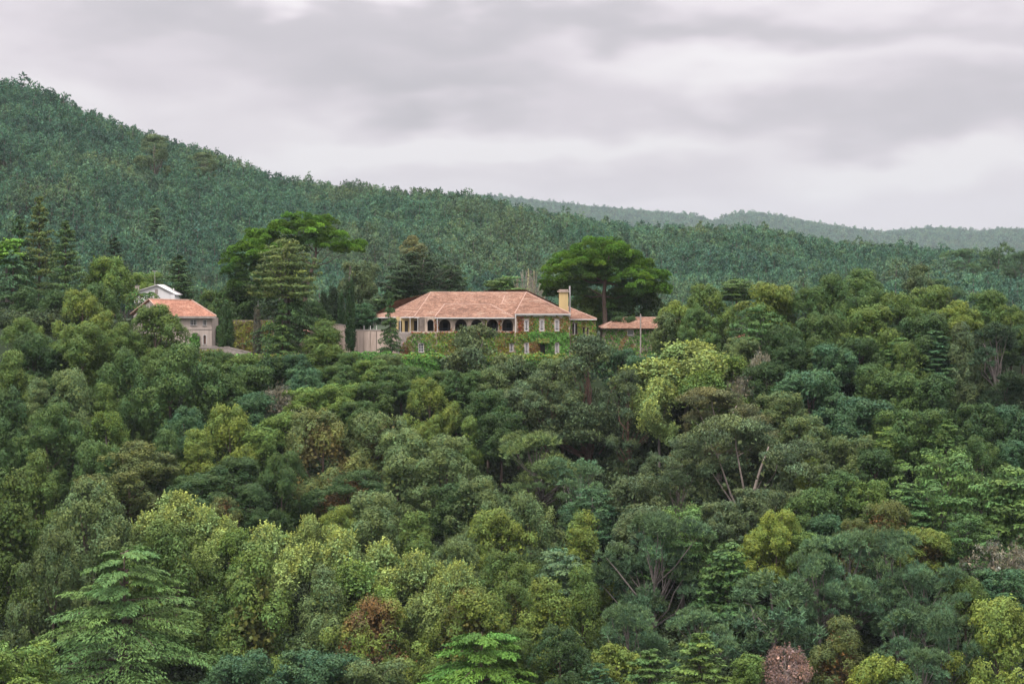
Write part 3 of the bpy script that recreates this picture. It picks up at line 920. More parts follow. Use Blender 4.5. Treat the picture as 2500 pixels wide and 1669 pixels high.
# ---- the arcaded mansion
GZ = -12.45
man = root('mansion', 'long ivy-clad mansion with clay hip roofs and a row of dark arches on the terrace', 'house', (X(1180, 346), 346, GZ))
ar = [(1072, 1100), (1111, 1139.5), (1150, 1178.5), (1189, 1215.5), (1226, 1252)]
D0 = 340.0
holes = [arch_pts(X(a, D0), X(b, D0), Z(808.4, D0), Z(779.3, D0), 14) for a, b in ar] + [arch_pts(X(1043.5, D0), X(1058.5, D0), Z(808.4, D0), Z(780, D0), 10)]
wall = put(holed_wall([(X(1037, D0), Z(808.9, D0) - .02), (X(1257, D0), Z(808.9, D0) - .02), (X(1257, D0), Z(774.8, D0)), (X(1037, D0), Z(774.8, D0))], holes, D0, .45), 'arcade_wall', M['arcade'], man)
for a, b in ar + [(1043.5, 1058.5)]:
    xo0, xo1 = X(a, D0) - .20, X(b, D0) + .20
    o = arch_pts(xo0, xo1, Z(806, D0), Z(779.3, D0) + .20, 14); i_ = arch_pts(X(a, D0) - .001, X(b, D0) + .001, Z(806, D0) - .02, Z(779.3, D0), 14)
    i_ = [(X(a, D0) - .001, Z(806, D0) - .001)] + [(X(b, D0) + .001, Z(806, D0) - .001)] + i_[2:]
    ring = MB(); n = len(o) - 2
    for k in range(2, len(o) - 1):
        q = [o[k], o[k + 1], i_[k + 1], i_[k]]
        ring.prism([q[3], q[2], q[1], q[0]][::-1], D0 - .04, D0 + .05)
    put(ring, 'arch_surround', M['arcade'], wall)
D1 = 339.8
low = put(holed_wall([(X(976, D1), GZ), (X(1257.5, D1), GZ), (X(1257.5, D1), Z(809, D1)), (X(1003, D1), Z(809, D1)), (X(1001, D1), Z(817, D1)), (X(976, D1), Z(850, D1))],
                     [arch_pts(X(1022.5, D1), X(1033.5, D1), Z(859, D1), Z(838, D1), arched=False), arch_pts(X(1244.5, D1), X(1253, D1), Z(857.5, D1), Z(838.5, D1), arched=False)], D1, .5), 'wall', M['arcade'], man)
window(man, 1023.2, 1032.8, 838.8, 858, D1, False, False, bars=2)
window(man, 1245, 1252.5, 839.2, 857, D1, False, True)
# covered gallery behind the arches and main body
gal = MB(); gal.box(X(1003, 341), X(1262, 341), 340.3, 346.1, Z(809, D0) - .3, Z(809, D0) - .02); put(gal, 'gallery_floor', M['stone'], man)
body = MB(); body.box(X(1024, 344), X(1385, 350), 346.2, 361, GZ, -5.45); put(body, 'wall', M['shadeplaster'], man, 'back wall of the arcade with its shade painted in dark brown')  # gallery shade is put into this wall's colour
put(MB().box(X(1038, 341), X(1256, 341), 340.46, 346.19, Z(778.3, 340), Z(777.3, 340)), 'ceiling', M['shadeplaster'], man)
for a in (1078, 1118, 1158, 1197, 1234):
    put(MB().box(X(a + 3, 344), X(a + 14, 344), 346.08, 346.15, Z(808.8, 346), Z(788, 346)), 'door', M['dark'], man)
rail = MB(); rail.box(X(1074, 342), X(1252, 342), 341.9, 341.98, Z(802, 342), Z(801, 342))
for k in range(60):
    xx = X(1074 + k * 3, 342); rail.box(xx, xx + .05, 341.9, 341.97, Z(808, 342), Z(802, 342))
put(rail, 'railing', M['bluegrey'], man)
# left porch
put(MB().box(X(967, 346), X(1023, 346), 346.0, 358, GZ, Z(774, 346)), 'wall', M['ochre'], man, 'ochre wall behind the porch posts')
put(MB().box(X(1023.5, 341), X(1037, 341), 341.0, 346, Z(809, 341) - .02, Z(774.3, 341)), 'wall', M['stonedark'], man, 'grey stained wall beside the narrow arch')
for a in (977, 1001.3, 1020.3):
    put(MB().box(X(a - .65, 341.2), X(a + .65, 341.2), 341.1, 341.24, Z(812, 341.2), Z(774, 341.2)), 'porch_post', M['white'], man)
put(MB().box(X(911, 356), X(912.5, 356), 355.9, 356.05, GZ, Z(775, 356)), 'porch_post', M['white'], man)
put(MB().box(X(967, 341), X(1003, 341), 340.9, 346, GZ, Z(811.8, 341)), 'porch_floor', M['stone'], man)
for a in (973, 988, 1010.5):
    put(MB().box(X(a, 346), X(a + 8, 346), 345.9, 345.97, Z(811, 346), Z(783, 346)), 'door', M['dark'], man)
st = MB()
for k in range(9):
    st.box(X(1001 - k * 2.9, 340), X(1004 - k * 2.9, 340), 340.35, 341.6, GZ, Z(818 + k * 3.7, 340))
put(st, 'steps', M['stone'], man)
# roofs
A1, A0, Mx, C0, Rl, Rr_ = P(1021, 760, 344), P(1011, 773.2, 341.6), P(967.6, 755, 354), P(905, 774.5, 357), P(1052.5, 713, 351), P(1285, 713.5, 351)
E2 = (X(1262, 342), 341.6, A0[2])
tiled(man, [A0, E2, Rr_, Rl])
tiled(man, [A1, Rl, Mx]); tiled(man, [A0, A1, Mx, C0])
tiled(man, [(C0[0], 362, A0[2]), Mx, Rl, Rr_, (X(1385, 362), 362, A0[2])])
B1, B2, B3, B4 = P(1061, 774.2, 339.2), P(1256, 774.2, 339.2), P(1085.6, 742.5, 346.3), P(1197, 743.3, 346.3)
tiled(man, [B1, B2, B4, B3]); tiled(man, [B1, B3, (B1[0] - .1, 342.0, B1[2] + .25)]); tiled(man, [B2, (B2[0] + .1, 342.0, B2[2] + .25), B4])
FL, FR = P(1256.5, 765.3, 337.5), P(1393, 765.3, 337.5)
tiled(man, [FL, FR, Rr_]); tiled(man, [FR, (FR[0], 362, FR[2]), Rr_]); tiled(man, [(FL[0], 347.5, FL[2]), FL, Rr_])
W1, W2, W3 = P(1385, 778, 344.6), P(1457.5, 778.2, 344.6), P(1384, 748, 352)
tiled(man, [W1, W2, W3]); tiled(man, [W2, (W2[0], 360, W2[2]), W3])
for a, b in ((Rl, Rr_), (Rl, A1), (A1, A0), (Rl, Mx), (Mx, C0), (B1, B3), (B3, B4), (B4, B2), (FL, Rr_), (FR, Rr_), (W2, W3)):
    cap_line(man, a, b)
cap_line(man, P(1233, 721, 349.6), P(1221, 752, 345.2), .09, 'ridge')
for (a, b, y, z) in ((1011, 1061, 341.55, A0[2]), (1061, 1256, 339.15, B1[2]), (1257, 1393, 337.4, FL[2]), (1386, 1457, 344.5, W1[2])):
    put(MB().box(X(a, y), X(b, y), y - .1, y, z - .22, z - .05), 'gutter', M['white'], man)
gx0 = C0; g_ = MB(); g_.tube([Vector(C0) - Vector((0, 0, .12)), Vector(A0) - Vector((0, 0, .12))], [.09, .09], 5); put(g_, 'gutter', M['white'], man)
put(MB().box(X(1257.5, 338), X(1392, 338), 337.9, 338.2, FL[2] - .55, FL[2] - .15), 'cornice', M['white'], man)
# right block
D2 = 338.0
wins = [(1281.2, 1289.6), (1318.8, 1327.2), (1355.6, 1364)]
lows = [(1282, 1290), (1356.2, 1363.4)]
hl = [arch_pts(X(a, D2), X(b, D2), Z(806.6, D2), Z(781, D2)) for a, b in wins] + [arch_pts(X(a, D2), X(b, D2), Z(862, D2), Z(838, D2), arched=False) for a, b in lows]
hl += [arch_pts(X(1318.5, D2), X(1331, D2), GZ + .02, Z(838, D2), arched=False)]
put(holed_wall([(X(1257, D2), GZ), (X(1391.5, D2), GZ), (X(1391.5, D2), Z(766, D2)), (X(1257, D2), Z(766, D2))], hl, D2, .4), 'wall', M['arcade'], man)
b2 = MB().box(X(1257, D2), X(1391.5, D2), 338.41, 352, GZ, FL[2] - .3)
b2.f = b2.f[:2] + b2.f[3:]
put(b2, 'wall', M['arcade'], man)
for a, b in wins: window(man, a + .3, b - .3, 781.4, 806.4, D2, True, True)
for a, b in lows: window(man, a + .3, b - .3, 838.4, 861.6, D2, False, True)
put(MB().box(X(1319, D2), X(1330.5, D2), 338.25, 338.32, GZ, Z(838.5, D2)), 'door', M['dark'], man)
put(MB().box(X(1311, D2), X(1340, D2), 336.7, 338, Z(832.5, D2), Z(831, D2)), 'door_canopy', M['stone'], man)
# right wing
D3 = 345.0
hs_ = [arch_pts(X(1397, D3), X(1409.5, D3), Z(815.5, D3), Z(788, D3), arched=True, rise=.35), arch_pts(X(1422.6, D3), X(1427.5, D3), Z(817, D3), Z(799, D3), arched=False), arch_pts(X(1432.8, D3), X(1436.8, D3), Z(817, D3), Z(799, D3), arched=False)]
put(holed_wall([(X(1386, D3), GZ), (X(1454, D3), GZ), (X(1454, D3), Z(779, D3)), (X(1386, D3), Z(779, D3))], hs_, D3, .4), 'wall', M['arcade'], man)
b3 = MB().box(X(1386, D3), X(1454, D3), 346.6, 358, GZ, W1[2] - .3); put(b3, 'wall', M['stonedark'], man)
put(MB().box(X(1402, D3), X(1404.3, D3), 345.1, 345.3, Z(815.5, D3), Z(788.5, D3)), 'column', M['white'], man)
# chimneys
ch = put(MB().box(X(1365, 341), X(1387, 341), 341, 342.6, Z(770, 341), Z(710.6, 341)), 'chimney', M['ochre'], man, 'tall pale ochre chimney stack with a capped top')
cc = MB(); cc.box(X(1361, 341), X(1389, 341), 340.75, 342.85, Z(712.6, 341), Z(710.4, 341)); cc.box(X(1366, 341), X(1387, 341), 341.1, 342.5, Z(710.3, 341), Z(706.8, 341)); cc.box(X(1363, 341), X(1388, 341), 340.9, 342.7, Z(708.6, 341), Z(707.9, 341))
put(cc, 'chimney_cap', M['pink'], ch)
fl = MB(); fl.tube([P(1391, 772, 343), P(1391, 698, 343)], [.17, .15], 8); put(fl, 'flue_pipe', M['metal'], man)
for a, y, t, b in ((1067.5, 339.1, 775, 812), (1258.5, 337.3, 766, 812)):
    dp = MB(); dp.tube([P(a, t, y), P(a, b, y)], [.06, .06], 6); put(dp, 'downpipe', M['white'], man)

# ---- annex with the left hipped roof
ann = root('annex', 'low ivy-covered outbuilding with a clay roof to the right of the mansion', 'outbuilding', (X(1580, 352), 352, GZ))
a1, a2, a3, a4 = P(1466.8, 799.8, 347.6), P(1692, 800.2, 347.6), P(1512, 774.8, 353.5), P(1655, 775.2, 353.5)
tiled(ann, [a1, a2, a4, a3]); tiled(ann, [a1, a3, (a1[0], 359, a1[2])]); tiled(ann, [a2, (a2[0], 359, a2[2]), a4]); tiled(ann, [(a2[0], 359, a2[2]), (a1[0], 359, a1[2]), a3, a4])
for a, b in ((a1, a3), (a3, a4), (a4, a2)): cap_line(ann, a, b)
put(holed_wall([(X(1471, 348.6), GZ), (X(1688, 348.6), GZ), (X(1688, 348.6), Z(801.6, 348.6)), (X(1471, 348.6), Z(801.6, 348.6))],
               [arch_pts(X(1533, 348.6), X(1545.5, 348.6), Z(818, 348.6), Z(806.5, 348.6), arched=False)], 348.6, .4), 'wall', M['arcade'], ann)
window(ann, 1533.6, 1545, 807, 817.6, 348.6, False, False, bars=3)
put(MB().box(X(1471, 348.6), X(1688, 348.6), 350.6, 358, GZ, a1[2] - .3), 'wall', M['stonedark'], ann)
pole = root('utility_pole', 'thin grey concrete pole standing in front of the low annex', 'pole', (X(1564, 343), 343, GZ))
mb = MB(); mb.tube([(X(1564, 343), 343, GZ - 1), (X(1564, 343), 343, Z(766, 343))], [.15, .10], 8); put(mb, 'shaft', M['stone'], pole)
mb = MB(); mb.box(X(1561.5, 343), X(1566.5, 343), 342.95, 343.05, Z(772, 343), Z(771, 343)); put(mb, 'bracket', M['metal'], pole)

# ---- two-storey house on the left
lh = root('stone_house', 'two-storey grey stucco house with an orange tiled roof left of the terrace', 'house', (X(460, 352), 352, GZ))
D4 = 349.0
l1, l2, l3, l4, l5, l6 = P(396, 770.5, 348.3), P(528.5, 771.5, 348.3), P(364, 730, 352.5), P(467.7, 733, 352.5), P(318, 767, 356), P(520, 771, 358)
tiled(lh, [l1, l2, l4, l3], 'tileorange', .4); tiled(lh, [l2, l6, l4], 'tileorange', .4); tiled(lh, [l5, l3, l4, l6], 'tileorange', .4)
for a, b in ((l3, l4), (l4, l2), (l1, l3), (l3, l5)): cap_line(lh, a, b, .13)
put(MB().box(l1[0], l2[0], 348.22, 348.7, Z(776.8, D4), Z(771.6, D4)), 'eaves_band', M['stone'], lh)
hw = [arch_pts(X(464.5, D4), X(480, D4), Z(793.8, D4), Z(781, D4), arched=False), arch_pts(X(496, D4), X(503.6, D4), Z(794, D4), Z(781.6, D4), arched=False),
      arch_pts(X(496, D4), X(503.5, D4), Z(840.5, D4), Z(817, D4))]
put(holed_wall([(X(398, D4), GZ), (X(517, D4), GZ), (X(517, D4), Z(776.5, D4)), (X(398, D4), Z(776.5, D4))], hw, D4, .4), 'wall', M['stucco'], lh)
put(MB().box(X(398, D4), X(516.6, D4), 350.6, 357, GZ, Z(777, D4)), 'wall', M['stucco'], lh)
put(MB().box(X(510, D4), X(516.9, D4), 349.41, 350.7, GZ, Z(777, D4)), 'wall', M['stucco'], lh)
gab = MB(); q0 = (X(398, D4), D4); q1 = (X(326, 355), 355)
gv_ = [(q0[0], q0[1], GZ), (q1[0], q1[1], GZ), (q1[0], q1[1], l5[2] - .25), (l3[0] + .1, 352.6, l3[2] - .3), (q0[0], q0[1], l1[2] - .25)]
gab.v = gv_ + [(v[0] + .35, v[1] + .1, v[2]) for v in gv_]; gab.f = [(0, 1, 2, 3, 4), (9, 8, 7, 6, 5), (0, 5, 6, 1), (1, 6, 7, 2), (2, 7, 8, 3), (3, 8, 9, 4), (4, 9, 5, 0)]
put(gab, 'gable_wall', M['stone'], lh)
put(MB().box(X(398, D4), X(517.2, D4), 348.93, 348.99, Z(804.2, D4), Z(803, D4)), 'string_course', M['stone'], lh)
window(lh, 465, 471.6, 781.4, 793.4, D4, False, False, bars=1, fr=.07); window(lh, 473, 479.5, 781.4, 793.4, D4, False, False, bars=1, fr=.07)
window(lh, 496.4, 503.2, 782, 793.6, D4, False, False, bars=1, fr=.09)
dr_ = window(lh, 496.6, 503, 817.6, 840, D4, True, False, fr=.09, pane='barkred'); dr_.name = 'arched_door'
ring = MB(); o_ = arch_pts(X(459, D4), X(491.5, D4), GZ, Z(811, D4), 16); i_ = arch_pts(X(461, D4), X(489.5, D4), GZ, Z(813, D4), 16)
for k in range(2, len(o_) - 1): ring.prism([o_[k], o_[k + 1], i_[k + 1], i_[k]], D4 - .08, D4 - .002)
put(ring, 'arch_surround', M['stone'], lh)

# ---- white cottage behind it
wh = root('white_cottage', 'small whitewashed cottage gable behind the orange-roofed house', 'house', (X(380, 402), 402, GZ + 3))
Dw = 400.0
g5 = [(X(327.5, Dw), Z(740, Dw)), (X(427, Dw), Z(740, Dw)), (X(427, Dw), Z(718, Dw)), (X(382.8, Dw), Z(696.6, Dw)), (X(327.5, Dw), Z(713, Dw))]
put(MB().prism(g5, Dw, Dw + .4), 'gable_wall', M['whitewall'], wh)
put(MB().box(X(327.8, Dw), X(426.6, Dw), Dw + .41, Dw + 8, Z(745, Dw), Z(718.5, Dw)), 'wall', M['whitewall'], wh)
pa, pb, pc_ = P(324, 713, Dw - .4), P(382.8, 694.3, Dw - .4), P(431, 718.7, Dw - .4)
for a, b in ((pa, pb), (pb, pc_)):
    put(MB().slab([a, b, (b[0], Dw + 8.4, b[2]), (a[0], Dw + 8.4, a[2])], .16), 'roof_slope', M['white'], wh)
put(MB().box(X(378, Dw), X(385.5, Dw), Dw - .06, Dw - .002, Z(718, Dw), Z(705.5, Dw)), 'blocked_window', M['stone'], wh)
put(MB().box(X(418, Dw), X(427.5, Dw), Dw - .5, Dw - .01, Z(740, Dw), Z(719.5, Dw)), 'pillar', M['whitewall'], wh)
c_ = put(MB().box(X(331, Dw + 4), X(339, Dw + 4), Dw + 3.5, Dw + 4.3, Z(712, Dw), Z(699, Dw)), 'chimney', M['stone'], wh)
k_ = MB()
for a in (330.5, 335, 339.5): k_.box(X(a - 1, Dw + 4), X(a + 1, Dw + 4), Dw + 3.6, Dw + 4.2, Z(699, Dw), Z(696.8, Dw))
put(k_, 'chimney_pot', M['barkpale'], c_)
fp = MB(); fp.tube([P(424, 719, Dw + .6), P(424, 703.5, Dw + .6)], [.13, .11], 6); put(fp, 'flue_pipe', M['white'], wh)
an = root('roof_aerial', 'thin T-shaped aerial mast standing on the white cottage', 'aerial', P(378, 697, Dw + 1.5))
mb = MB(); mb.tube([P(378, 697, Dw + 1.5), P(378, 661, Dw + 1.5)], [.05, .04], 5); put(mb, 'mast', M['metal'], an)
mb = MB(); mb.box(X(369, Dw), X(380, Dw), Dw + 1.46, Dw + 1.54, Z(662, Dw), Z(661, Dw))
for a in (370, 373, 376): mb.box(X(a, Dw), X(a + .5, Dw), Dw + 1.2, Dw + 1.8, Z(662.5, Dw), Z(662, Dw))
put(mb, 'crossbar', M['metal'], an)

# ---- garden walls
def gwall(label, outline, D, th, m, name='garden_wall', coping=None):
    t = root(name, label, 'wall', (X(outline[0][0], D), D, Z(outline[0][1], D)))
    put(MB().prism([(X(a, D), Z(b, D)) for a, b in outline], D, D + th), 'wall_face', M[m], t)
    if coping:
        for (a, b), (c, d) in coping:
            p = MB(); p.prism([(X(a, D), Z(b, D) - .03), (X(c, D), Z(d, D) - .03), (X(c, D), Z(d, D) + .12), (X(a, D), Z(b, D) + .12)], D - .08, D + th + .08); put(p, 'coping', M['stone'], t)
    return t
yw = gwall('tall garden wall smothered in yellow-olive creeper right of the stucco house', [(566, 872), (668, 872), (668, 781), (566, 781)], 352, .5, 'stonedark')
pw = gwall('pale pink rendered terrace wall left of the narrow clipped cypress', [(736, 872), (846, 872), (846, 795), (800, 789), (778, 793), (742, 826), (718, 856), (718, 872)], 346, .5, 'pink', coping=[((800, 789), (846, 795)), ((742, 826), (778, 793))])
pw2 = gwall('tall pale panelled retaining wall between the clipped cypress and the mansion', [(843, 872), (974, 872), (974, 806), (843, 806)], 344.5, .5, 'pink', coping=[((843, 806), (974, 806))])
for a in (872, 888.5, 904, 919, 938):
    put(MB().box(X(a - .8, 344.5), X(a + .8, 344.5), 344.4, 344.49, Z(872, 344.5), Z(808, 344.5)), 'joint_strip', M['arcade' if a != 919 else 'stonedark'], pw2)
for a in (888.5, 904, 919):
    put(MB().box(X(a - .6, 344.5), X(a + .6, 344.5), 344.7, 344.8, Z(805, 344.5), Z(795, 344.5)), 'post', M['white'], pw2)
lw = gwall('low stone terrace parapet below the stucco house', [(486, 872), (612, 872), (612, 861), (560, 849), (486, 849)], 337.5, .4, 'stone', name='parapet_wall', coping=[((486, 849), (560, 849)), ((560, 849), (612, 861))])
bal = root('balustrade', 'row of pale stone balusters along the stucco house terrace', 'balustrade', P(520, 848, 338.6))
mb = MB()
put(MB().box(X(491, 338.6), X(530, 338.6), 338.5, 338.7, Z(845.5, 338.6), Z(844, 338.6)), 'rail', M['stone'], bal)
for k in range(13):
    mb = MB(); xx = X(492 + k * 3, 338.6)
    mb.tube([(xx, 338.6, Z(851, 338.6)), (xx, 338.6, Z(848.5, 338.6)), (xx, 338.6, Z(845.5, 338.6))], [.05, .08, .05], 6); put(mb, 'baluster', M['stone'], bal)
gate = root('picket_fence', 'pale upright paling fence beside the stucco house', 'fence', P(552, 860, 341))
for k in range(9):
    put(MB().box(X(547 + k * 1.6, 341), X(548 + k * 1.6, 341), 340.97, 341.03, Z(862, 341), Z(845, 341)), 'slat', M['barkpale'], gate)
put(MB().box(X(546, 341), X(561, 341), 341.035, 341.09, Z(850, 341), Z(848.8, 341)), 'rail', M['barkpale'], gate)
aw = root('red_shed', 'small red painted shed front glimpsed between the tall cedar and the pink wall', 'shed', P(752, 826, 349))
put(MB().box(X(743, 349), X(762, 349), 349, 351, GZ, Z(810, 349)), 'wall', M['redpaint'], aw)
put(MB().slab([P(740, 809, 348.6), P(765, 809, 348.6), P(764, 805, 351.4), P(741, 805, 351.4)], .1), 'roof_slope', M['tile'], aw)
far_roof = root('tiled_shed', 'fragment of a clay tiled roof among the dark trees right of the annex', 'shed', (X(1812, 338), 338, GZ))
tiled(far_roof, [P(1795, 822, 336), P(1832, 824, 336), P(1826, 815, 339), P(1800, 814, 339)], 'tileorange'); put(MB().box(X(1798, 337), X(1829, 337), 336.5, 339.5, GZ - 2, Z(823.5, 337)), 'wall', M['stonedark'], far_roof)

rw = root('retaining_wall', 'overgrown rubble retaining wall holding up the mansion terrace', 'wall', (X(1100, 333), 333, -12.4))
put(MB().box(X(470, 333), X(1720, 333), 334.0, 334.8, -24, -12.30), 'wall_face', M['stonedark'], rw)
# ------------------------------------------------------------------ climbing ivy and hedges
IV = {'g': (.080, .205, .036), 'G': (.115, .27, .050), 'o': (.170, .185, .038), 'y': (.225, .235, .042), 'b': (.22, .115, .038), 'r': (.25, .062, .036), 'd': (.050, .110, .032), 't': (.15, .145, .048)}
def ivy(label, rects, D, colf, holes=(), dens=60, bump=.28, leaf=(.13, .11), name='climbing_ivy', cat='ivy', droop=.35, edge=2.5, seed=1):
    rng = np.random.default_rng(seed)
    Ps = []
    for (a, b, c, d) in rects:
        area = (X(b, D) - X(a, D)) * (Z(c, D) - Z(d, D))
        n = int(area * dens)
        q = np.stack([rng.uniform(a, b, n), rng.uniform(c, d, n)], 1)
        e = edge * (.5 + .5 * np.sin(q[:, 0] * .23 + q[:, 1] * .31) + .6 * np.sin(q[:, 0] * .71 - q[:, 1] * .13)) + rng.uniform(0, 1.5, n)
        q = q[(q[:, 0] > a + e * .6) & (q[:, 0] < b - e * .6) & (q[:, 1] > c + e * .6)]
        Ps.append(q)
    q = np.concatenate(Ps)
    for (a, b, c, d) in holes:
        q = q[~((q[:, 0] > a) & (q[:, 0] < b) & (q[:, 1] > c) & (q[:, 1] < d))]
    n = len(q)
    cols = np.array([IV[colf(u, v, rng)] for u, v in q])
    x = (q[:, 0] - CX) / FPX * D; z = (HY - q[:, 1]) / FPX * D
    bmp = .5 + .25 * np.sin(x * 2.3 + z * 1.1) + .25 * np.sin(z * 3.1 - x * .8) + .25 * np.sin(x * 5.1 + z * 4.3)
    y = D - .03 - bump * np.clip(bmp, 0.05, 1.2) * rng.uniform(.3, 1, n)
    c = np.stack([x, y, z], 1)
    nn = unit(np.array([0, -1, .55]) + rng.normal(size=(n, 3)) * .5)
    a_, b_ = leaves_from(c, nn, rng, leaf[0], leaf[1], droop)
    v = np.exp(rng.normal(0, .25, n))[:, None]
    colr = np.concatenate([cols * 1.12 * v, np.ones((n, 1))], 1); colr[:, 3] = 0
    me = leaf_mesh(name, c, a_, b_, colr, M['leaf'])
    o = bpy.data.objects.new(name, me); o.color = (1, 1, 1, 1)
    link(o); tag(o, label, cat)
    return o
def pick(rng, s): return s[int(rng.integers(0, len(s)))]
def nz(u, v, k=.06): return mnoise.noise(Vector((u * k, v * k, 3.3)))
def c_left(u, v, rng):
    t = nz(u, v, .09) * 22 + rng.normal() * 5
    k = (u - 976) + (v - 850) * -.35 + t
    if k < 12 or v < 813 + t * .15: return pick(rng, 'rrbbo')
    if k < 36: return pick(rng, 'boyoG')
    if k < 74: return pick(rng, 'gGgod')
    return pick(rng, 'yyGoGy')
ivy('creeper turning red to green on the slanting left end of the mansion base', [(976, 1065, 810, 866)], D1, c_left, holes=[(1021, 1035, 836, 861), (960, 1003, 800, 822), (960, 992, 800, 836), (960, 983, 800, 846)], seed=2)
def c_mid(u, v, rng):
    t = nz(u, v) * 25 + rng.normal() * 4
    if v < 813 + t * .2: return pick(rng, 'rrrb' if u > 1130 else 'roob')
    if u > 1215 and v > 845: return pick(rng, 'oyyb')
    return pick(rng, 'yoGGyg') if nz(u, v, .04) > -.15 else pick(rng, 'obygo')
ivy('olive creeper with a red upper edge on the wall under the arches', [(1065, 1257, 808.5, 866)], D1, c_mid, holes=[(1243, 1254.5, 837, 859)], seed=3, dens=85)
ivy('reddish creeper strands climbing the piers between the arches', [(1059, 1071, 776, 809), (1100, 1104, 795, 809), (1178.5, 1189, 776, 809), (1216, 1225, 782, 809)], D0 - .04,
    lambda u, v, r: pick(r, 'rbb') if u < 1110 else (pick(r, 'yoo') if u < 1200 else pick(r, 'rbbo')), dens=40, bump=.12, edge=1.2, seed=4)
def c_up(u, v, rng):
    t = nz(u, v, .1) * 30 + rng.normal() * 3
    if u < 1280 + t * .3: return pick(rng, 'rrbb')
    if u < 1302 + t * .2 : return pick(rng, 'bbog')
    if 1302 <= u < 1318 + t * .2: return pick(rng, 'Ggyo')
    if u < 1352: return pick(rng, 'bgobyG')
    return pick(rng, 'bboyg')
wh_ = [(a - 3, b + 3, 776, 809) for a, b in wins]
ivy('rust and green creeper round the upper windows beside the chimney', [(1262, 1391, 770, 812)], D2, c_up, holes=wh_ + [(1366, 1376, 765, 775)], seed=5, dens=80, bump=.25)
def c_lo(u, v, rng):
    t = nz(u, v, .08) * 18 + rng.normal() * 3
    if u < 1290 + t * .5: return pick(rng, 'oyGyg') if v > 816 else pick(rng, 'bboo')
    if v > 834 + t * .4 and u < 1318: return pick(rng, 'bbtbo')
    return pick(rng, 'gGGgG')
lh_ = [(a - 2.5, b + 2.5, 835, 864) for a, b in lows] + [(1318, 1331, 840, 870)]
ivy('vivid green creeper over the lower right front of the mansion', [(1257, 1391.5, 809, 867)], D2, c_lo, holes=lh_, bump=.42, seed=6, dens=95)
ivy('tuft of creeper sprouting over the mansion door canopy', [(1309, 1342, 826, 837)], 336.7, lambda u, v, r: pick(r, 'otoyg'), bump=.5, dens=160, edge=1, seed=7)
ivy('green creeper on the low right wing of the mansion', [(1392, 1456, 779, 866)], D3, lambda u, v, r: pick(r, 'gGyo') if (u < 1420 or nz(u, v, .1) > 0) else pick(r, 'oobg'), holes=[(1396, 1410.5, 786, 817), (1421.5, 1428.5, 797, 819), (1431.8, 1438, 797, 819)], seed=8, dens=85)
ivy('mixed green and brown creeper covering the annex wall', [(1468, 1690, 803, 868)], 348.6, lambda u, v, r: pick(r, 'bbto') if (nz(u, v, .05) > .12 and 1480 < u < 1560 and v > 818) else pick(r, 'ggGogd'), holes=[(1531, 1547.5, 804, 820)], bump=.45, seed=9, dens=45)
ivy('yellow-olive creeper carpeting the tall garden wall', [(566, 668, 781, 858)], 352, lambda u, v, r: pick(r, 'bbtoo') if nz(u, v, .07) > .15 else (pick(r, 'yyoyo') if u < 640 else pick(r, 'ygGg')), bump=.4, seed=10, dens=55)
ivy('green creeper arching in the recess of the stucco house wall', [(462, 489, 812, 858)], D4 - .02, lambda u, v, r: pick(r, 'ggdG'), bump=.6, seed=11, dens=110,
    holes=[(455, 468, 805, 822), (483, 495, 805, 820)])

ivy('green and olive creeper trailing down the terrace retaining wall', [(470, 1720, 862, 985)], 333.95, lambda u, v, r: pick(r, 'gGgyo') if nz(u, v, .03) > 0 else pick(r, 'godt'), dens=34, bump=.7, seed=21, leaf=(.16, .13))
ivy('creeper patches on the low stone parapet', [(486, 548, 851, 872), (590, 613, 862, 872)], 337.45, lambda u, v, r: pick(r, 'oyotg'), dens=70, bump=.4, seed=22)
def hedge(label, a, b, top, bot, D, colf, depth=2.2, seed=1, dens=60):
    rng = np.random.default_rng(seed)
    x0, x1, z1, z0 = X(a, D), X(b, D), Z(top, D), Z(bot, D)
    n1_, n2_ = int((x1 - x0) * (z1 - z0) * dens), int((x1 - x0) * depth * dens)
    f = np.stack([rng.uniform(x0, x1, n1_), np.full(n1_, D) + rng.normal(0, .12, n1_), rng.uniform(z0, z1, n1_)], 1)
    t = np.stack([rng.uniform(x0, x1, n2_), rng.uniform(D, D + depth, n2_), np.full(n2_, z1) + rng.normal(0, .1, n2_)], 1)
    c = np.concatenate([f, t])
    bm = np.sin(c[:, 0] * 1.7) * .3 + np.sin(c[:, 0] * 3.9 + c[:, 2] * 2) * .2 + np.sin(c[:, 2] * 4 + c[:, 0]) * .2
    c[:n1_, 1] -= bm[:n1_] + .3; c[n1_:, 2] += bm[n1_:] * .6
    e = np.minimum(c[:, 0] - x0, x1 - c[:, 0]); c[:, 2] -= np.clip(1 - e, 0, 1) ** 2 * 1.2
    nn = np.concatenate([np.tile([0, -1, .4], (n1_, 1)), np.tile([0, -.2, 1.0], (n2_, 1))]) + rng.normal(size=c.shape) * .55
    a_, b_ = leaves_from(c, unit(nn), rng, .15, .12, .2)
    cols = np.array([IV[colf(u, v, rng)] for u, v in c[:, [0, 2]]]) * np.exp(rng.normal(0, .25, len(c)))[:, None]
    me = leaf_mesh('hedge', c, a_, b_, np.concatenate([cols, np.zeros((len(c), 1))], 1), M['leaf'])
    o = bpy.data.objects.new('hedge', me); link(o); tag(o, label, 'hedge')
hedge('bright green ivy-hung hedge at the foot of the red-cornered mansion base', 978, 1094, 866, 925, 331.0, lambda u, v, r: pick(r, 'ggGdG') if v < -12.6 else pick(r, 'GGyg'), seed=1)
hedge('trimmed yellow-topped hedge below the mansion door', 1175, 1378, 867, 915, 331.0, lambda u, v, r: pick(r, 'ggdd') if v < -12.9 else pick(r, 'yGyg'), seed=2)
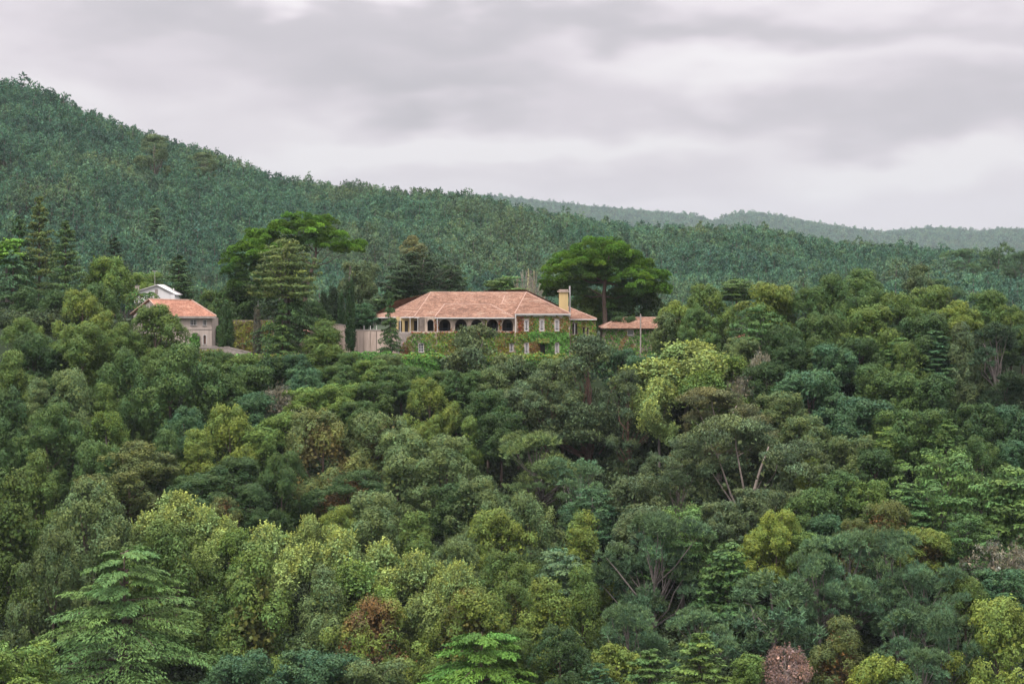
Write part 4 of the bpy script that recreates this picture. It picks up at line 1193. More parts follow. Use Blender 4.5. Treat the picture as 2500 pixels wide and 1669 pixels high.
hedge('low bright hedge at the foot of the pale panelled wall', 850, 960, 862, 895, 331.5, lambda u, v, r: pick(r, 'gGgd'), seed=3)
hedge('rounded grey-green clipped hedge in front of the white cottage', 306, 386, 718, 756, 380, lambda u, v, r: pick(r, 'dddtg'), seed=4, depth=3)
hedge('dark clipped hedge right of the stucco house', 520, 566, 800, 862, 354, lambda u, v, r: pick(r, 'ggdd'), seed=5)
# ------------------------------------------------------------------ trees (columns: kind|cx|top|w|h|tint|label|options), 2349-px view units
TREES = """
cedar|285|1262|520|480|ced|huge layered cedar filling the bottom left corner with drooping fronds|rust=.30,var=3
acacia|25|1085|190|380|ol|broad dark olive wattle cut by the left frame edge above the cedar|bright=.9
acacia|85|1035|130|240|ol|narrow pointed wattle near the left edge behind the lowest dark hollow|
acacia|205|1105|240|340|gy|wide pale-topped wattle between the left edge and the plane belt|
acacia|120|1215|180|300|gy|wattle with bare white stems left of the big cedar tip|bright=.8
acacia|400|1195|270|330|ol|rounded wattle rising just behind the tip of the big cedar|
acacia|585|1255|220|430|ol|tall wattle with a bulging right shoulder right of the big cedar|rust=.1
acacia|745|1300|165|290|gy|slim dusty wattle between the plane belt and the orange-patched wattle|
acacia|860|1370|240|280|yl|yellowish wattle with a rust-orange patch on its right side|rust=.28
acacia|1085|1352|260|300|yl|glowing yellow-green wattle above the flat bright cedar|rust=.12
cedar|1105|1450|330|230|bright|flat bright green cedar shelf at the bottom centre of the frame|var=2
plane|400|1130|190|190|lt|pale plane crown at the upper left end of the bright belt|
plane|475|1165|150|190|lt|pale plane crown second along the bright belt from the left|
plane|620|1205|190|210|lt|pale plane crown in the bright belt under the dark hollow|
plane|712|1185|110|180|lt|upright pale plane spire in the middle of the bright belt|
plane|775|1215|190|220|lt|plane with loose shoots right of the upright pale spire|
plane|880|1245|190|220|lt|plane crown in the thick of the bright belt above the orange-patched wattle|
plane|820|1290|210|220|lg|shaded plane crown low in the bright belt|
plane|965|1270|170|220|lt|plane crown near the right end of the bright belt|
plane|1055|1290|140|210|lt|last pale plane at the right tip of the bright belt|
plane|545|1215|120|150|lg|greener plane crown squeezed behind the bulging wattle|
broadleaf|30|1478|230|200|lg|bluish bright broadleaf bush in the extreme bottom left corner|
broadleaf|560|1500|190|160|tea|teal broadleaf bush at the bottom beside the big cedar's right fronds|
broadleaf|730|1495|220|160|tea|teal leafy bush at the bottom under the dusty wattle|
broadleaf|860|1515|190|140|gy|grey-green leafy bush at the bottom under the orange-patched wattle|
acacia|850|1130|220|230|gy|dusty domed wattle above the centre of the bright belt|
acacia|770|1160|130|170|yl|small yellow wattle left of the dusty dome above the bright belt|
acacia|955|1175|130|190|ol|olive wattle right of the dusty dome above the bright belt|
acacia|1095|1098|170|190|gy|grey-tipped rounded wattle below the bushy pale pine|
acacia|1135|1170|190|220|yl|yellow-tipped pointed wattle left of the dark layered shrub|
acacia|1045|1235|150|190|gy|brown-green wattle above the right tip of the bright belt|
acacia|1215|1128|170|230|gy|broad pale wattle directly above the dark layered shrub|
acacia|1165|1265|170|200|ol|dark olive wattle left of the dark layered shrub|
acacia|1340|1175|130|230|yl|narrow yellow-tipped wattle right of the dark layered shrub|
layered|1282|1262|150|120|pin|dark layered shrub with grey dead twigs in the lower centre|
acacia|1175|1330|160|200|ol|mid-olive wattle above the right end of the flat bright cedar|rust=.1
acacia|1255|1330|190|300|yl|multi-lobed yellow-olive wattle in the lower centre|
acacia|1335|1300|140|290|ol|tall narrow olive wattle left of the pine with the bare trunk|
acacia|1290|1440|180|220|dk|deep green wattle at the bottom right of the flat bright cedar|
acacia|1190|1440|120|180|ol|olive wattle peeping over the flat bright cedar|
pine|1500|1178|280|270|pin|big rounded pine with a bare trunk in the lower centre right|bole=1
pine|1445|1388|210|200|pin|low spreading pine left of the bare pine trunk|
pine|1610|1400|190|150|pin|pine tufts to the right of the bare pine trunk|
layered|1668|1245|180|200|cedb|dark green layered cypress between the two bare-trunked pines|
layered|1565|1160|210|170|ced|feathery layered conifer behind the big rounded pine|
pine|1775|1310|270|190|pin|flat-topped pine with a pale forked trunk over the pink bush|
pine|1950|1225|250|230|pin|left crown of the wide blue-green pine pair on the lower right|
pine|2050|1218|250|240|pin|right crown of the wide blue-green pine pair on the lower right|
pine|1880|1270|200|200|pin|pine crown hugging the left flank of the wide pine pair|
pine|2120|1300|200|190|pin|pine crown hugging the right flank of the wide pine pair|
acacia|1780|1168|150|180|go|vivid yellow wattle above the flat-topped pine|
acacia|1720|1235|90|110|go|small yellow wattle tuft below the vivid yellow one|
fir|1605|1452|240|220|lg|feathery light green conifer at the bottom right of the bare pine trunk|
fir|1490|1490|230|190|ced|yellowish feathery conifer at the bottom below the bare pine trunk|
acacia|1415|1480|120|120|yl|small yellow-olive bush at the bottom left of the feathery conifers|
fir|1375|1520|120|120|bl|bluish spiky conifer top at the bottom edge|
scrub|1805|1478|165|120|pink|pink-red twiggy bush at the bottom under the pale forked trunk|
broadleaf|1720|1500|110|120|lg|leafy green bush left of the pink twiggy bush|
acacia|1930|1415|150|220|br|rusty olive wattle right of the pink twiggy bush|rust=.4
acacia|2010|1500|130|130|go|bright yellow-green bush at the bottom right of the rusty wattle|
pine|2075|1400|180|230|pin|pine right of the rusty olive wattle|
pine|2180|1400|210|260|pin|dull yellowish pine between the blue pine and the right-edge wattle|rust=.25
pine|2110|1490|200|180|pin|low pine at the bottom edge under the dull yellowish pine|
acacia|2300|1375|260|330|yl|large bright wattle filling the bottom right corner|
acacia|2215|1320|120|130|ol|small olive wattle above the bottom right corner wattle|
acacia|2030|1148|130|150|br|russet-topped wattle above the wide pine pair|rust=.45
acacia|1955|1188|110|130|br|smaller russet wattle left of the russet-topped one|rust=.38
acacia|2120|1210|150|110|yl|ochre-tipped wattle ridge above the right flank of the pines|rust=.2
layered|2165|1032|270|230|ced|broad layered conifer with pale green shelves on the right|
layered|2310|1075|220|270|ced|layered conifer cut by the right frame edge below the hillside wood|
layered|2215|1180|190|150|cedb|dark lower layered conifer above the grey twiggy tree|
layered|2090|1110|160|150|cedb|drooping dark conifer left of the broad pale-shelved one|
scrub|2290|1235|190|150|grey|grey twiggy domed tree near the right edge|
broadleaf|2300|1305|170|110|bl|teal bush under the grey twiggy tree|
eucalyptus|1650|890|270|190|gumbr|brownish flat-topped gum crown behind the great gum tree|
eucalyptus|1710|955|360|330|gum|great grey-green gum tree with splayed reddish limbs right of centre|var=0
eucalyptus|1560|1000|190|220|gum|gum crown hanging left of the great gum tree|
eucalyptus|1850|1010|150|230|gum|gum crown hanging right of the great gum tree|
eucalyptus|1352|772|215|345|gumdk|tall dark gum tree with a straight reddish trunk in front of the mansion's right wing|var=1
eucalyptus|1440|850|110|230|gumdk|dark gum flank right of the tall reddish trunk|
eucalyptus|1245|850|130|210|gum|gum crown left of the tall reddish trunk|
eucalyptus|1090|748|165|160|gum|grey-green gum covering part of the wall under the arches|var=2
eucalyptus|1175|815|120|140|gum|small gum under the mansion's right block|
plane|1575|785|250|160|lt|brightest yellow-green plane tree below the annex|
plane|1665|815|120|110|lg|bright plane shoulder right of the brightest plane tree|
plane|1512|868|110|170|lt|upright bright plane left below the brightest plane tree|
plane|1620|850|170|150|lg|shaded lower side of the bright planes below the annex|
broadleaf|1420|800|110|90|tea|dark bush right of the tall dark gum's tip|
broadleaf|1700|775|100|90|gy|grey-green bush above the right end of the bright planes|
pine|1235|995|250|180|gy|bushy pale grey-green pine left of the straight reddish trunk|
pine|1330|1055|180|160|pin|dark pine under the straight reddish trunk|
layered|1360|1120|190|130|bl|teal layered shrub in the dark centre below the pale pine|
broadleaf|1460|1090|150|150|gum|dull gum scrub between the tall gum and the great gum|
broadleaf|1480|1160|170|130|gum|twiggy dull bush above the big rounded pine|
broadleaf|500|806|80|70|md|low leafy bush below the balusters of the stucco house|
broadleaf|560|812|90|70|lg|bright bush hanging over the terrace wall below the parapet's slope|
broadleaf|620|815|80|90|dk|dark bush at the foot of the creeper-covered garden wall|
broadleaf|675|812|90|80|tea|teal bush at the foot of the tall terrace cedar|
broadleaf|800|808|80|70|md|green bush under the clipped slim cypress|
broadleaf|890|812|80|70|gy|dusty bush under the pale panelled wall|
broadleaf|1010|850|110|90|md|green bush below the bright ivy-hung hedge|
broadleaf|1140|840|110|100|gy|dusty bush between the two small grey gums|
broadleaf|1200|830|90|80|dk|dark bush below the trimmed yellow-topped hedge|
broadleaf|1270|822|100|90|gy|grey-green bush below the mansion's chimney end|
broadleaf|1290|880|120|120|gum|dull bush left of the reddish trunk's middle|
broadleaf|1470|815|100|90|tea|dark teal bush at the annex pole's foot|
broadleaf|1760|830|100|110|dk|dark tree below the clay roof fragment|
acacia|190|665|130|140|yl|bright wattle rising left of the orange-roofed house|
acacia|60|728|120|130|ol|olive wattle beside the pale trunk at the left edge|
acacia|185|742|180|180|ol|twiggy wide wattle below the bright one left of the orange roof|
acacia|270|740|110|130|ol|wattle left of the stucco house's hidden corner|
acacia|360|700|165|180|ol|domed wattle hiding the front of the orange roof|
acacia|395|790|230|280|md|massive dark wattle with a bulging side below the stucco house|
acacia|300|800|150|220|md|dark wattle left of the massive one below the stucco house|
acacia|80|765|130|130|dk|dark brown-tipped wattle near the left edge below the pale trunk|
acacia|165|848|170|240|gy|grey dusty column-shaped wattle on the left|
acacia|30|805|120|190|ol|olive wattle cut by the left edge below the dark hedge|
acacia|90|870|110|150|gy|small pale wattle left of the grey dusty column|
acacia|110|925|170|210|md|green wattle with a round shoulder on the left slope|
acacia|20|895|130|260|dk|dark wattle cut by the left edge on the middle slope|
acacia|235|880|100|170|ol|wattle wedged right of the grey dusty column|
plane|245|945|100|120|lg|fresh green vine-hung tree at the edge of the dark hollow|
acacia|300|1015|230|170|br|brownish umbrella-like wattle with thin stems on the left|
acacia|225|1010|130|150|md|rounded green wattle left of the brownish umbrella-like one|
acacia|430|935|130|160|bl|bluish domed wattle below the massive dark one|
acacia|380|985|100|150|md|small wattle left of the bluish domed one|
acacia|530|930|160|220|yl|yellow-tipped layered wattle left of the grey scrub|
acacia|455|985|120|180|yl|yellow-olive wattle spire leaning on the bluish dome|
acacia|540|1050|190|140|dk|dark wattle above the upper end of the bright belt|
acacia|450|1090|160|100|dk|shadowy wattle above the left plane crowns|
broadleaf|560|835|150|130|md|leafy rounded tree below the low stone parapet|
broadleaf|510|860|110|120|md|small leafy tree below the balusters|
broadleaf|590|900|120|120|bl|dark teal bush above the yellow-tipped layered wattle|
scrub|640|880|150|120|grey|grey leafless scrub below the tall ivy-hung cedar|
broadleaf|700|845|110|90|tea|dark leafy bush below the conical terrace wattle|
broadleaf|775|838|110|80|md|green mound left on the steep bank below the pale wall|
broadleaf|850|825|120|80|lg|light green mound in the middle of the steep bank|
broadleaf|920|838|120|90|md|green mound on the bank under the ivy-hung hedge|
broadleaf|700|890|120|90|lg|light mound right of the grey scrub|
broadleaf|780|880|120|90|lg|light green mound one row down the steep bank|
broadleaf|860|875|120|90|md|mid-green mound on the bank above the twiggy wattles|
broadleaf|660|945|110|100|lg|leafy light bush under the grey scrub|
broadleaf|820|920|120|80|md|dark gap bush at the bottom of the steep bank|
broadleaf|600|980|120|120|lg|speckled light bush right of the yellow-tipped layered wattle|
acacia|747|735|140|150|ol|conical wattle standing in front of the pale pink wall|var=2
acacia|985|868|130|160|yl|bright knobbly wattle below the ivy-hung hedge|
acacia|1075|955|70|110|ol|narrow bright wattle right of the bright knobbly one|
fir|1047|850|75|140|dk|dark thin fir top below the small grey gum|
broadleaf|1120|895|130|110|dk|dark bush behind the narrow bright wattle|
broadleaf|1190|890|120|120|gum|dull green bush left of the tall dark gum|
broadleaf|1150|945|130|110|dk|shadowy green bush above the bushy pale pine|
broadleaf|1090|850|100|100|md|leafy green tree right of the thin fir top|
acacia|740|940|220|250|br|wide brown-tinged wattle with dying orange twigs in the centre left|rust=.14
acacia|870|945|170|170|gy|pale dusty wattle behind the brown-tinged one|rust=.15
acacia|935|985|150|150|gy|bright dusty wattle lobe right of the brown-tinged one|
acacia|1020|1000|200|200|gy|wide soft wattle left of the bushy pale pine|
acacia|912|1042|130|170|gy|dusty hanging wattle under the brown-tinged one|
acacia|645|1035|140|190|md|dark conical wattle below the brown-tinged one's left edge|
acacia|580|1110|150|130|dk|dark wattle above the middle of the bright belt|
acacia|800|1080|180|120|dk|shadowed wattle under the brown-tinged one|rust=.3
broadleaf|1040|1110|130|120|dk|dark twiggy bush left of the grey-tipped rounded wattle|
acacia|525|1140|90|90|br|small golden-brown bush at the upper edge of the bright belt|rust=.3
scrub|1745|800|90|130|grey|silver-grey bare tree on the right below the clay roof fragment|
scrub|1700|860|80|90|grey|pale twiggy bush right of the bright planes|
acacia|1625|652|125|150|ol|dense golden-tipped wattle above the right end of the annex|
acacia|1600|706|95|110|md|green wattle in front of the annex's right end|
broadleaf|1530|718|85|95|gy|thin-leaved tree covering the annex beside the concrete pole|
acacia|1555|690|80|90|yl|yellow wattle behind the annex ridge|
layered|1745|700|170|140|cedb|dark flat-shelved cypress on the right rim|
acacia|1765|650|140|120|yl|yellow-topped wattle behind the flat-shelved cypress|
acacia|1850|660|110|120|md|round green wattle on the rim left of the tallest rim tree|
acacia|1915|630|140|180|md|billowing wattle on the left of the tallest rim tree|
acacia|1970|618|150|180|md|tallest billowing wattle on the right rim|
acacia|1990|700|160|150|ol|dark knobbly wattle under the tallest rim tree|
acacia|1880|720|140|140|md|mid-green wattle on the rim below the round green one|
eucalyptus|2110|608|85|90|gumdk|small domed gum standing above the right rim line|D=352
acacia|2065|670|130|130|ol|olive wattle under the small domed gum|
acacia|2140|655|130|120|ol|wattle with golden tips right of the small domed gum|
pine|2040|700|110|110|pin|small pine with a thin trunk in the right rim wood|
acacia|2190|690|130|140|yl|golden wattle on the far right rim|
acacia|2120|720|150|140|dk|dark-faced wattle below the golden rim wattles|
acacia|2260|665|110|110|md|dark wattle above the golden far-right one|
acacia|2320|700|120|130|ol|olive wattle at the right edge of the rim|
broadleaf|2345|745|90|90|dk|dark bush at the right edge below the olive rim wattle|
pine|2290|745|190|220|pind|large dark pine with a visible trunk near the right edge|var=2
acacia|2205|745|100|190|gum|tall grey-brown wattle left of the large dark pine|
layered|2150|760|120|110|bl|small teal layered conifer on the right slope|
layered|2060|775|110|100|cedb|dark cedar shelf on the right slope|
acacia|2080|785|110|130|ol|light domed wattle halfway up the right slope|bright=.85
broadleaf|1975|775|120|110|dk|dark leafy tree under the knobbly rim wattle|
broadleaf|1895|790|120|110|tea|teal leafy tree on the upper right slope|
broadleaf|1820|790|110|110|dk|dark tree around the clay roof fragment|
acacia|1800|745|120|130|dk|dark wattle left of the mid-green rim wattle|
broadleaf|2000|835|130|120|md|green tree in the middle of the upper right slope|
broadleaf|1860|850|200|160|tea|broad teal broadleaf crown right of the silver-grey tree|
broadleaf|1960|910|200|160|tea|second broad teal crown lower on the right slope|
broadleaf|1790|900|130|120|gy|olive-grey bush left of the broad teal crown|
broadleaf|2070|855|130|140|md|leafy green tree below the light domed wattle|
broadleaf|2150|860|130|140|dk|dark green tree right of the slope's light domed wattle|
broadleaf|1840|955|150|130|gy|pale-flecked bush above the great gum's right flank|
broadleaf|2050|940|150|140|md|green tree in the centre of the right slope|
broadleaf|2130|940|140|130|md|dark feathery tree right of the slope centre|
fir|2170|960|150|140|ced|fine-needled conifer on the right slope above the pale shelves|
broadleaf|2240|925|130|130|dk|dark tree beneath the large dark pine|
broadleaf|2310|930|130|130|tea|teal tree at the right edge beneath the large dark pine|
acacia|2250|1000|120|150|md|rounded green tree above the right-edge layered conifer|
broadleaf|2330|1010|110|110|bl|bluish bush at the right edge above the layered conifer|
broadleaf|1950|1000|140|130|gy|olive bush right of the great gum|
broadleaf|2010|1030|130|120|dk|dark hollow bush left of the broad pale-shelved conifer|
layered|2030|980|100|110|lg|yellow-green feathery shrub in the right slope hollow|
broadleaf|1925|1080|130|150|md|green tree at the right foot of the great gum|
broadleaf|1870|1120|120|150|md|leafy tree under the great gum's right side|
broadleaf|1990|1100|130|110|lg|light leafy tree left of the drooping dark conifer|
acacia|1860|1050|110|150|yl|yellow-edged wattle on the great gum's right flank|
broadleaf|1900|1180|110|110|bl|teal tree right of the vivid yellow wattle|
broadleaf|1650|1150|130|120|gum|dull scrub at the foot of the great gum|
broadleaf|1740|1120|140|120|gum|shaded scrub under the great gum's limbs|
broadleaf|1850|1220|100|100|lg|light bush between the vivid yellow wattle and the pines|
"""
for ln in TREES.strip().splitlines():
    f = ln.split('|')
    kw = {}
    bolev = None
    for o in (f[7].split(',') if len(f) > 7 and f[7] else []):
        k_, v_ = o.split('=')
        if k_ == 'bole': continue
        kw[k_] = int(v_) if k_ == 'var' else float(v_)
    plant(f[0], float(f[1]) * K, float(f[2]) * K, float(f[3]) * K, float(f[4]) * K, f[5], f[6], **kw)

# ---- trees of the terrace and behind the houses (distance given)
BACK = """
column|804|640|27|158|cyp|slim clipped cypress standing before the pale terrace walls|342|var=0
column|765|655|46|100|blk|dark clump of pointed cypresses behind the pink wall|362|var=1
column|742|668|26|90|blk|left spire beside the dark cypress clump|363|var=0
column|783|672|22|90|cyp|right spire beside the dark cypress clump|360|var=0
fir|803|610|20|120|grey|thin half-bare spire rising behind the clipped cypress|350|
column|590|700|22|120|grey|withered grey cypress in front of the creeper-covered garden wall|344|var=0
column|519|690|42|105|dk|narrow shaggy cypress right of the stucco house|344|var=1
fir|895|672|62|165|dk|narrow dark conifer hiding the left end of the mansion porch|336|
layered|655|548|172|135|cedy|tall yellow-tipped cedar in front of the left umbrella pine|340|var=0,nm2=cedar
cedar|662|600|185|200|dk|shaggy dark cedar under the tall yellow-tipped one|341|
fir|648|690|80|160|md|ivy-hung lower trunk foliage of the tall terrace cedar|336|
layered|965|578|190|110|blk|broad dark flat-topped cypress behind the mansion roof|374|var=0
layered|1155|634|110|50|ced|small flat-topped cypress behind the mansion ridge|374|var=2
layered|1035|608|110|100|dk|right shoulder of the flat-topped cypress behind the mansion|377|var=0
layered|925|635|130|95|dk|lower left arm of the flat-topped cypress behind the mansion|376|
broadleaf|830|600|110|140|gum|grey-green rounded tree left of the flat-topped cypress|386|
broadleaf|828|695|80|60|bl|bluish low tree behind the panelled wall|356|
eucalyptus|950|541|70|70|gumbr|brownish gum crown above the flat-topped cypress|398|
broadleaf|1360|665|100|110|lg|light leafy tree under the right umbrella pine|372|
broadleaf|1455|650|150|110|dk|dark bushy trees under the right umbrella pine|372|
broadleaf|1245|690|60|60|dk|dark leafy tree behind the mansion's right roof|370|
fir|90|452|100|220|cedy|tall conical fir on the far left hillside foot|384|
fir|45|500|120|230|dk|dark fir left of the tall conical one|372|
fir|150|508|110|190|md|dark mossy fir right of the tall conical one|378|
fir|262|545|90|110|blk|dark spiky cypress above the round light tree|392|
broadleaf|245|590|120|130|lg|round light green tree left of the white cottage|384|
broadleaf|330|625|100|70|lg|bright leafy trees behind the white cottage|410|
fir|410|585|120|130|dk|layered araucaria-like fir right of the white cottage|409|
fir|415|640|110|110|dk|lower dark fir under the layered one right of the white cottage|409|
cedar|30|575|160|200|bl|drooping blue-green cedar at the left edge|362|
layered|15|548|100|60|sto|dark mushroom-shaped pine top at the left edge|366|
broadleaf|135|665|120|120|dk|dark tree behind the bright wattle left of the orange roof|350|
broadleaf|220|650|90|120|md|green tree between the bright wattle and the round light tree|352|
broadleaf|60|660|90|110|dk|dark tree under the drooping cedar|350|
broadleaf|498|665|110|120|md|leafy tree behind the narrow shaggy cypress|366|
broadleaf|560|640|120|130|dk|dark tree behind the creeper-covered garden wall|366|
broadleaf|465|690|90|80|dk|dark tree behind the stucco house's right corner|364|
broadleaf|700|690|120|90|dk|dark leafy tree behind the red shed|360|
broadleaf|1430|725|70|60|dk|dark bush between the mansion wing and the annex|352|
broadleaf|1540|745|80|90|md|leafy bush over the annex wall right of the pole|342|
eucalyptus|1568|704|85|90|gum|thin-crowned tree reaching over the annex roof|343|var=2
fir|355|470|80|90|pin|dark conical pine top on the hillside above the white cottage|-1|
eucalyptus|355|308|100|110|gum|solitary pale gum with white limbs on the upper left hillside|-1|
eucalyptus|470|350|80|75|gum|second pale gum right of the solitary one on the hillside|-1|
pine|2215|572|120|85|pin|dark pine clump on the far right above the hillside wood|-1|
pine|2290|560|120|95|pin|taller dark pine at the far right of the hillside|-1|
pine|2345|578|110|95|pin|dark pine at the right edge of the hillside|-1|
pine|2160|640|110|60|pin|low pine behind the golden far-right wattles|400|
layered|1690|640|110|50|ced|pale flat conifer behind the yellow-topped rim wattle|380|
"""
for ln in BACK.strip().splitlines():
    f = ln.split('|')
    kw = {}
    for o in (f[8].split(',') if len(f) > 8 and f[8] else []):
        k_, v_ = o.split('='); kw[k_] = v_ if k_ == 'nm2' else int(v_)
    plant(f[0], float(f[1]) * K, float(f[2]) * K, float(f[3]) * K, float(f[4]) * K, f[5], f[6], D=float(f[7]), **kw)

# ---- the two umbrella pines, built one by one
def umbrella_pine(label, D, px_base, py_base, lobes, trunk_pts, limb_to, seed, r0=.55, tint='sto', tint2='stod'):
    """lobes: foliage cushions (px, py, half width px, half height px, depth offset m)"""
    rng = np.random.default_rng(seed)
    bz = gz(X(px_base, D), D)
    base = Vector((X(px_base, D), D, bz))
    t = thing('umbrella_pine', label, 'pine', base)
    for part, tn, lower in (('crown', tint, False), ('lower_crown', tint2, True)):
        C_, A_, B_, G_ = [], [], [], []; gi = 0
        for (px, py, hw, hh, dy, lo) in lobes:
            if bool(lo) != lower: continue
            cx, cz = X(px, D), Z(py, D); rx, rz_ = hw / FPX * D, hh / FPX * D; ry = rx * .85
            n = int(1.7 * rx * ry) + 6
            # small tuft cushions covering the top of the lobe
            th = rng.uniform(0, 6.283, n); r = np.sqrt(rng.uniform(0, 1, n)); hz_ = np.sqrt(np.clip(1 - r ** 2, 0, 1))
            pc = np.stack([cx + rx * r * np.cos(th), D + dy + ry * r * np.sin(th), cz - rz_ + 2 * rz_ * hz_ * rng.uniform(.6, 1.06, n)], 1)
            per = 62; bl = 11
            g = np.repeat(np.arange(n), per)
            d = rng.normal(size=(len(g), 3)); d[:, 2] = np.abs(d[:, 2]) - .15; d = unit(d)
            tc_ = pc[g] + d * np.array([1.15, 1.15, .85]) * (rng.uniform(.6, 1.25, n)[g] * rng.uniform(.8, 1, len(g)))[:, None]
            ax = unit(d + np.array([0, 0, .9]))
            k = np.repeat(np.arange(len(g)), bl)
            nd = unit(ax[k] + rng.normal(size=(len(k), 3)) * .7)
            C_.append(tc_[k]); A_.append(nd * .3 * rng.uniform(.7, 1.3, (len(k), 1))); B_.append(unit(np.cross(nd, rng.normal(size=nd.shape))) * .06); G_.append(g[k] + gi); gi += n
        c = np.concatenate(C_); colr = tones(rng, len(c), np.concatenate(G_), gi, .34, .2); colr[:, 3] = 0
        c = c - np.array(base)
        me = leaf_mesh(part, c, np.concatenate(A_), np.concatenate(B_), colr, M['needle'], True)
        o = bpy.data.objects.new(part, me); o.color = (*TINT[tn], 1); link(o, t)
    mb = MB(); tp = [Vector(P(a, b, D)) - base for a, b in trunk_pts]; tp[0].z = -.3
    n = len(tp)
    mb.tube(tp, [r0 * (1 - .72 * i / (n - 1)) for i in range(n)], 9)
    o = mesh_obj('trunk', mb.v, mb.f, M['bark'], t, True)
    mb = MB()
    for (si, (ex, ey, dy)) in limb_to:
        s = tp[si]; e = Vector(P(ex, ey, D)) + Vector((0, dy, 0)) - base
        m1 = s.lerp(e, .4) + Vector((0, 0, -.12 * (e - s).length * rng.uniform(.3, 1))); m2 = s.lerp(e, .75) + Vector((0, 0, rng.uniform(-.3, .3)))
        r = r0 * .36 * (1 - .1 * si)
        mb.tube([s, m1, m2, e], [r, r * .75, r * .5, r * .15], 6, False)
    mesh_obj('branches', mb.v, mb.f, M['bark'], t, True)
umbrella_pine('great umbrella pine with a domed emerald crown right of the mansion chimney', 366, 1478, 812,
    [(1465, 610, 75, 27, 0, 0), (1400, 640, 62, 26, 2, 0), (1520, 622, 45, 24, -1, 0), (1365, 668, 45, 24, -1, 0), (1348, 690, 30, 18, 1, 0), (1430, 640, 55, 22, -3, 0), (1478, 640, 50, 20, 4, 0),
     (1560, 655, 50, 24, 1, 0), (1600, 684, 36, 22, 0, 0), (1540, 680, 50, 22, -2, 0), (1590, 705, 40, 18, 2, 0), (1618, 704, 18, 12, 0, 0),
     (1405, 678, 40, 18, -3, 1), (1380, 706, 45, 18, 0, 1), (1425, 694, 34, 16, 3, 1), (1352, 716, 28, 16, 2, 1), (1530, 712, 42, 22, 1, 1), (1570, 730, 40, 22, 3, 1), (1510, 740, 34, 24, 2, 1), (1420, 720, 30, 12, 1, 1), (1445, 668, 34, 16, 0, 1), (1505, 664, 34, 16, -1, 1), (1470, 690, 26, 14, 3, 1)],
    [(1478, 812), (1477, 765), (1474, 722), (1477, 690), (1481, 655), (1487, 625)],
    [(2, (1430, 697, -2)), (2, (1400, 712, 1)), (3, (1430, 650, 0)), (3, (1530, 690, 0)), (4, (1450, 622, 2)), (4, (1520, 635, -1)), (5, (1465, 600, 0)), (3, (1380, 668, -1)), (4, (1560, 660, 1)), (2, (1540, 722, 1)), (3, (1400, 645, 3)), (3, (1595, 690, 1))], 5)
umbrella_pine('great umbrella pine with a leaning flat crown behind the tall terrace cedar', 364, 770, 800,
    [(735, 552, 68, 27, 0, 0), (775, 548, 45, 24, 2, 0), (680, 568, 50, 20, 0, 0), (640, 590, 50, 20, 1, 0), (815, 585, 45, 20, 0, 0), (850, 608, 36, 13, 0, 0), (872, 603, 18, 12, 1, 0), (620, 575, 20, 12, 2, 0),
     (600, 610, 42, 22, 0, 0), (575, 640, 34, 26, 1, 0), (645, 620, 40, 20, -2, 0),
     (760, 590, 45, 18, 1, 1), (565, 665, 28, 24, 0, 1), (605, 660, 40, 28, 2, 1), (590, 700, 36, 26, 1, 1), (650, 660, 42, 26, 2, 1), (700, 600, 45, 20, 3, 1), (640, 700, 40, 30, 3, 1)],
    [(738, 800), (742, 740), (752, 690), (764, 650), (772, 620), (770, 585)],
    [(3, (720, 600, 0)), (3, (815, 612, 0)), (4, (735, 560, 1)), (4, (800, 590, 0)), (5, (775, 560, 0)), (2, (680, 620, 0)), (2, (620, 650, 1)), (3, (850, 618, 0)), (2, (650, 600, 0)), (1, (600, 690, 1)), (3, (680, 580, 0))], 6)

# ---- bare pale poplars behind the mansion roof
rp = random.Random(3)
for i, (px, top, lab) in enumerate([(1262, 672, 'leftmost pale bare poplar behind the mansion ridge'), (1276, 658, 'second pale bare poplar from the left behind the ridge'), (1290, 655, 'tallest pale bare poplar behind the mansion ridge'),
                       (1304, 660, 'pale bare poplar right of the tallest one'), (1318, 680, 'rightmost pale bare poplar against the umbrella pine'), (1298, 676, 'low pale poplar in front of the bare group'), (1326, 700, 'yellowish poplar touching the umbrella pine')]):
    D = 430.0 + i * 3
    x = X(px, D); g = gz(x, D); zt = Z(top, D); H = zt - g
    t = thing('poplar_tree', lab, 'tree', (x, D, g - .1))
    mb = MB(); mb.tube([(0, 0, 0), (0, 0, H * .6), (0, 0, H)], [.2, .12, .03], 5)
    mesh_obj('trunk', mb.v, mb.f, M['barkpale'], t)
    mb = MB()
    for k in range(26):
        a = rp.uniform(0, 6.28); z0 = rp.uniform(.25, .85) * H; L = rp.uniform(.12, .3) * H; s = rp.uniform(.4, 1.1)
        mb.tube([(0, 0, z0), (math.cos(a) * s * .7, math.sin(a) * s * .7, z0 + L * .35), (math.cos(a) * s, math.sin(a) * s, min(H * .98, z0 + L))], [.07, .06, .03], 4, False)
    mesh_obj('branches', mb.v, mb.f, M['barkpale'], t)
    rng = np.random.default_rng(i); n = 700
    th = rng.uniform(0, 6.28, n); z = rng.uniform(.3, 1, n) * H; r = np.sqrt(rng.uniform(0, 1, n)) * 1.1 * (1.1 - z / H)
    c = np.stack([r * np.cos(th), r * np.sin(th), z], 1)
    a_, b_ = leaves_from(c, unit(rng.normal(size=(n, 3))), rng, .16, .05, .6)
    cl_ = tones(rng, n, np.zeros(n, int), 1); cl_[:, 3] = 0
    o = bpy.data.objects.new('crown', leaf_mesh('crown', c, a_, b_, cl_, M['leaf'])); o.color = (*TINT['pale'], 1); link(o, t)

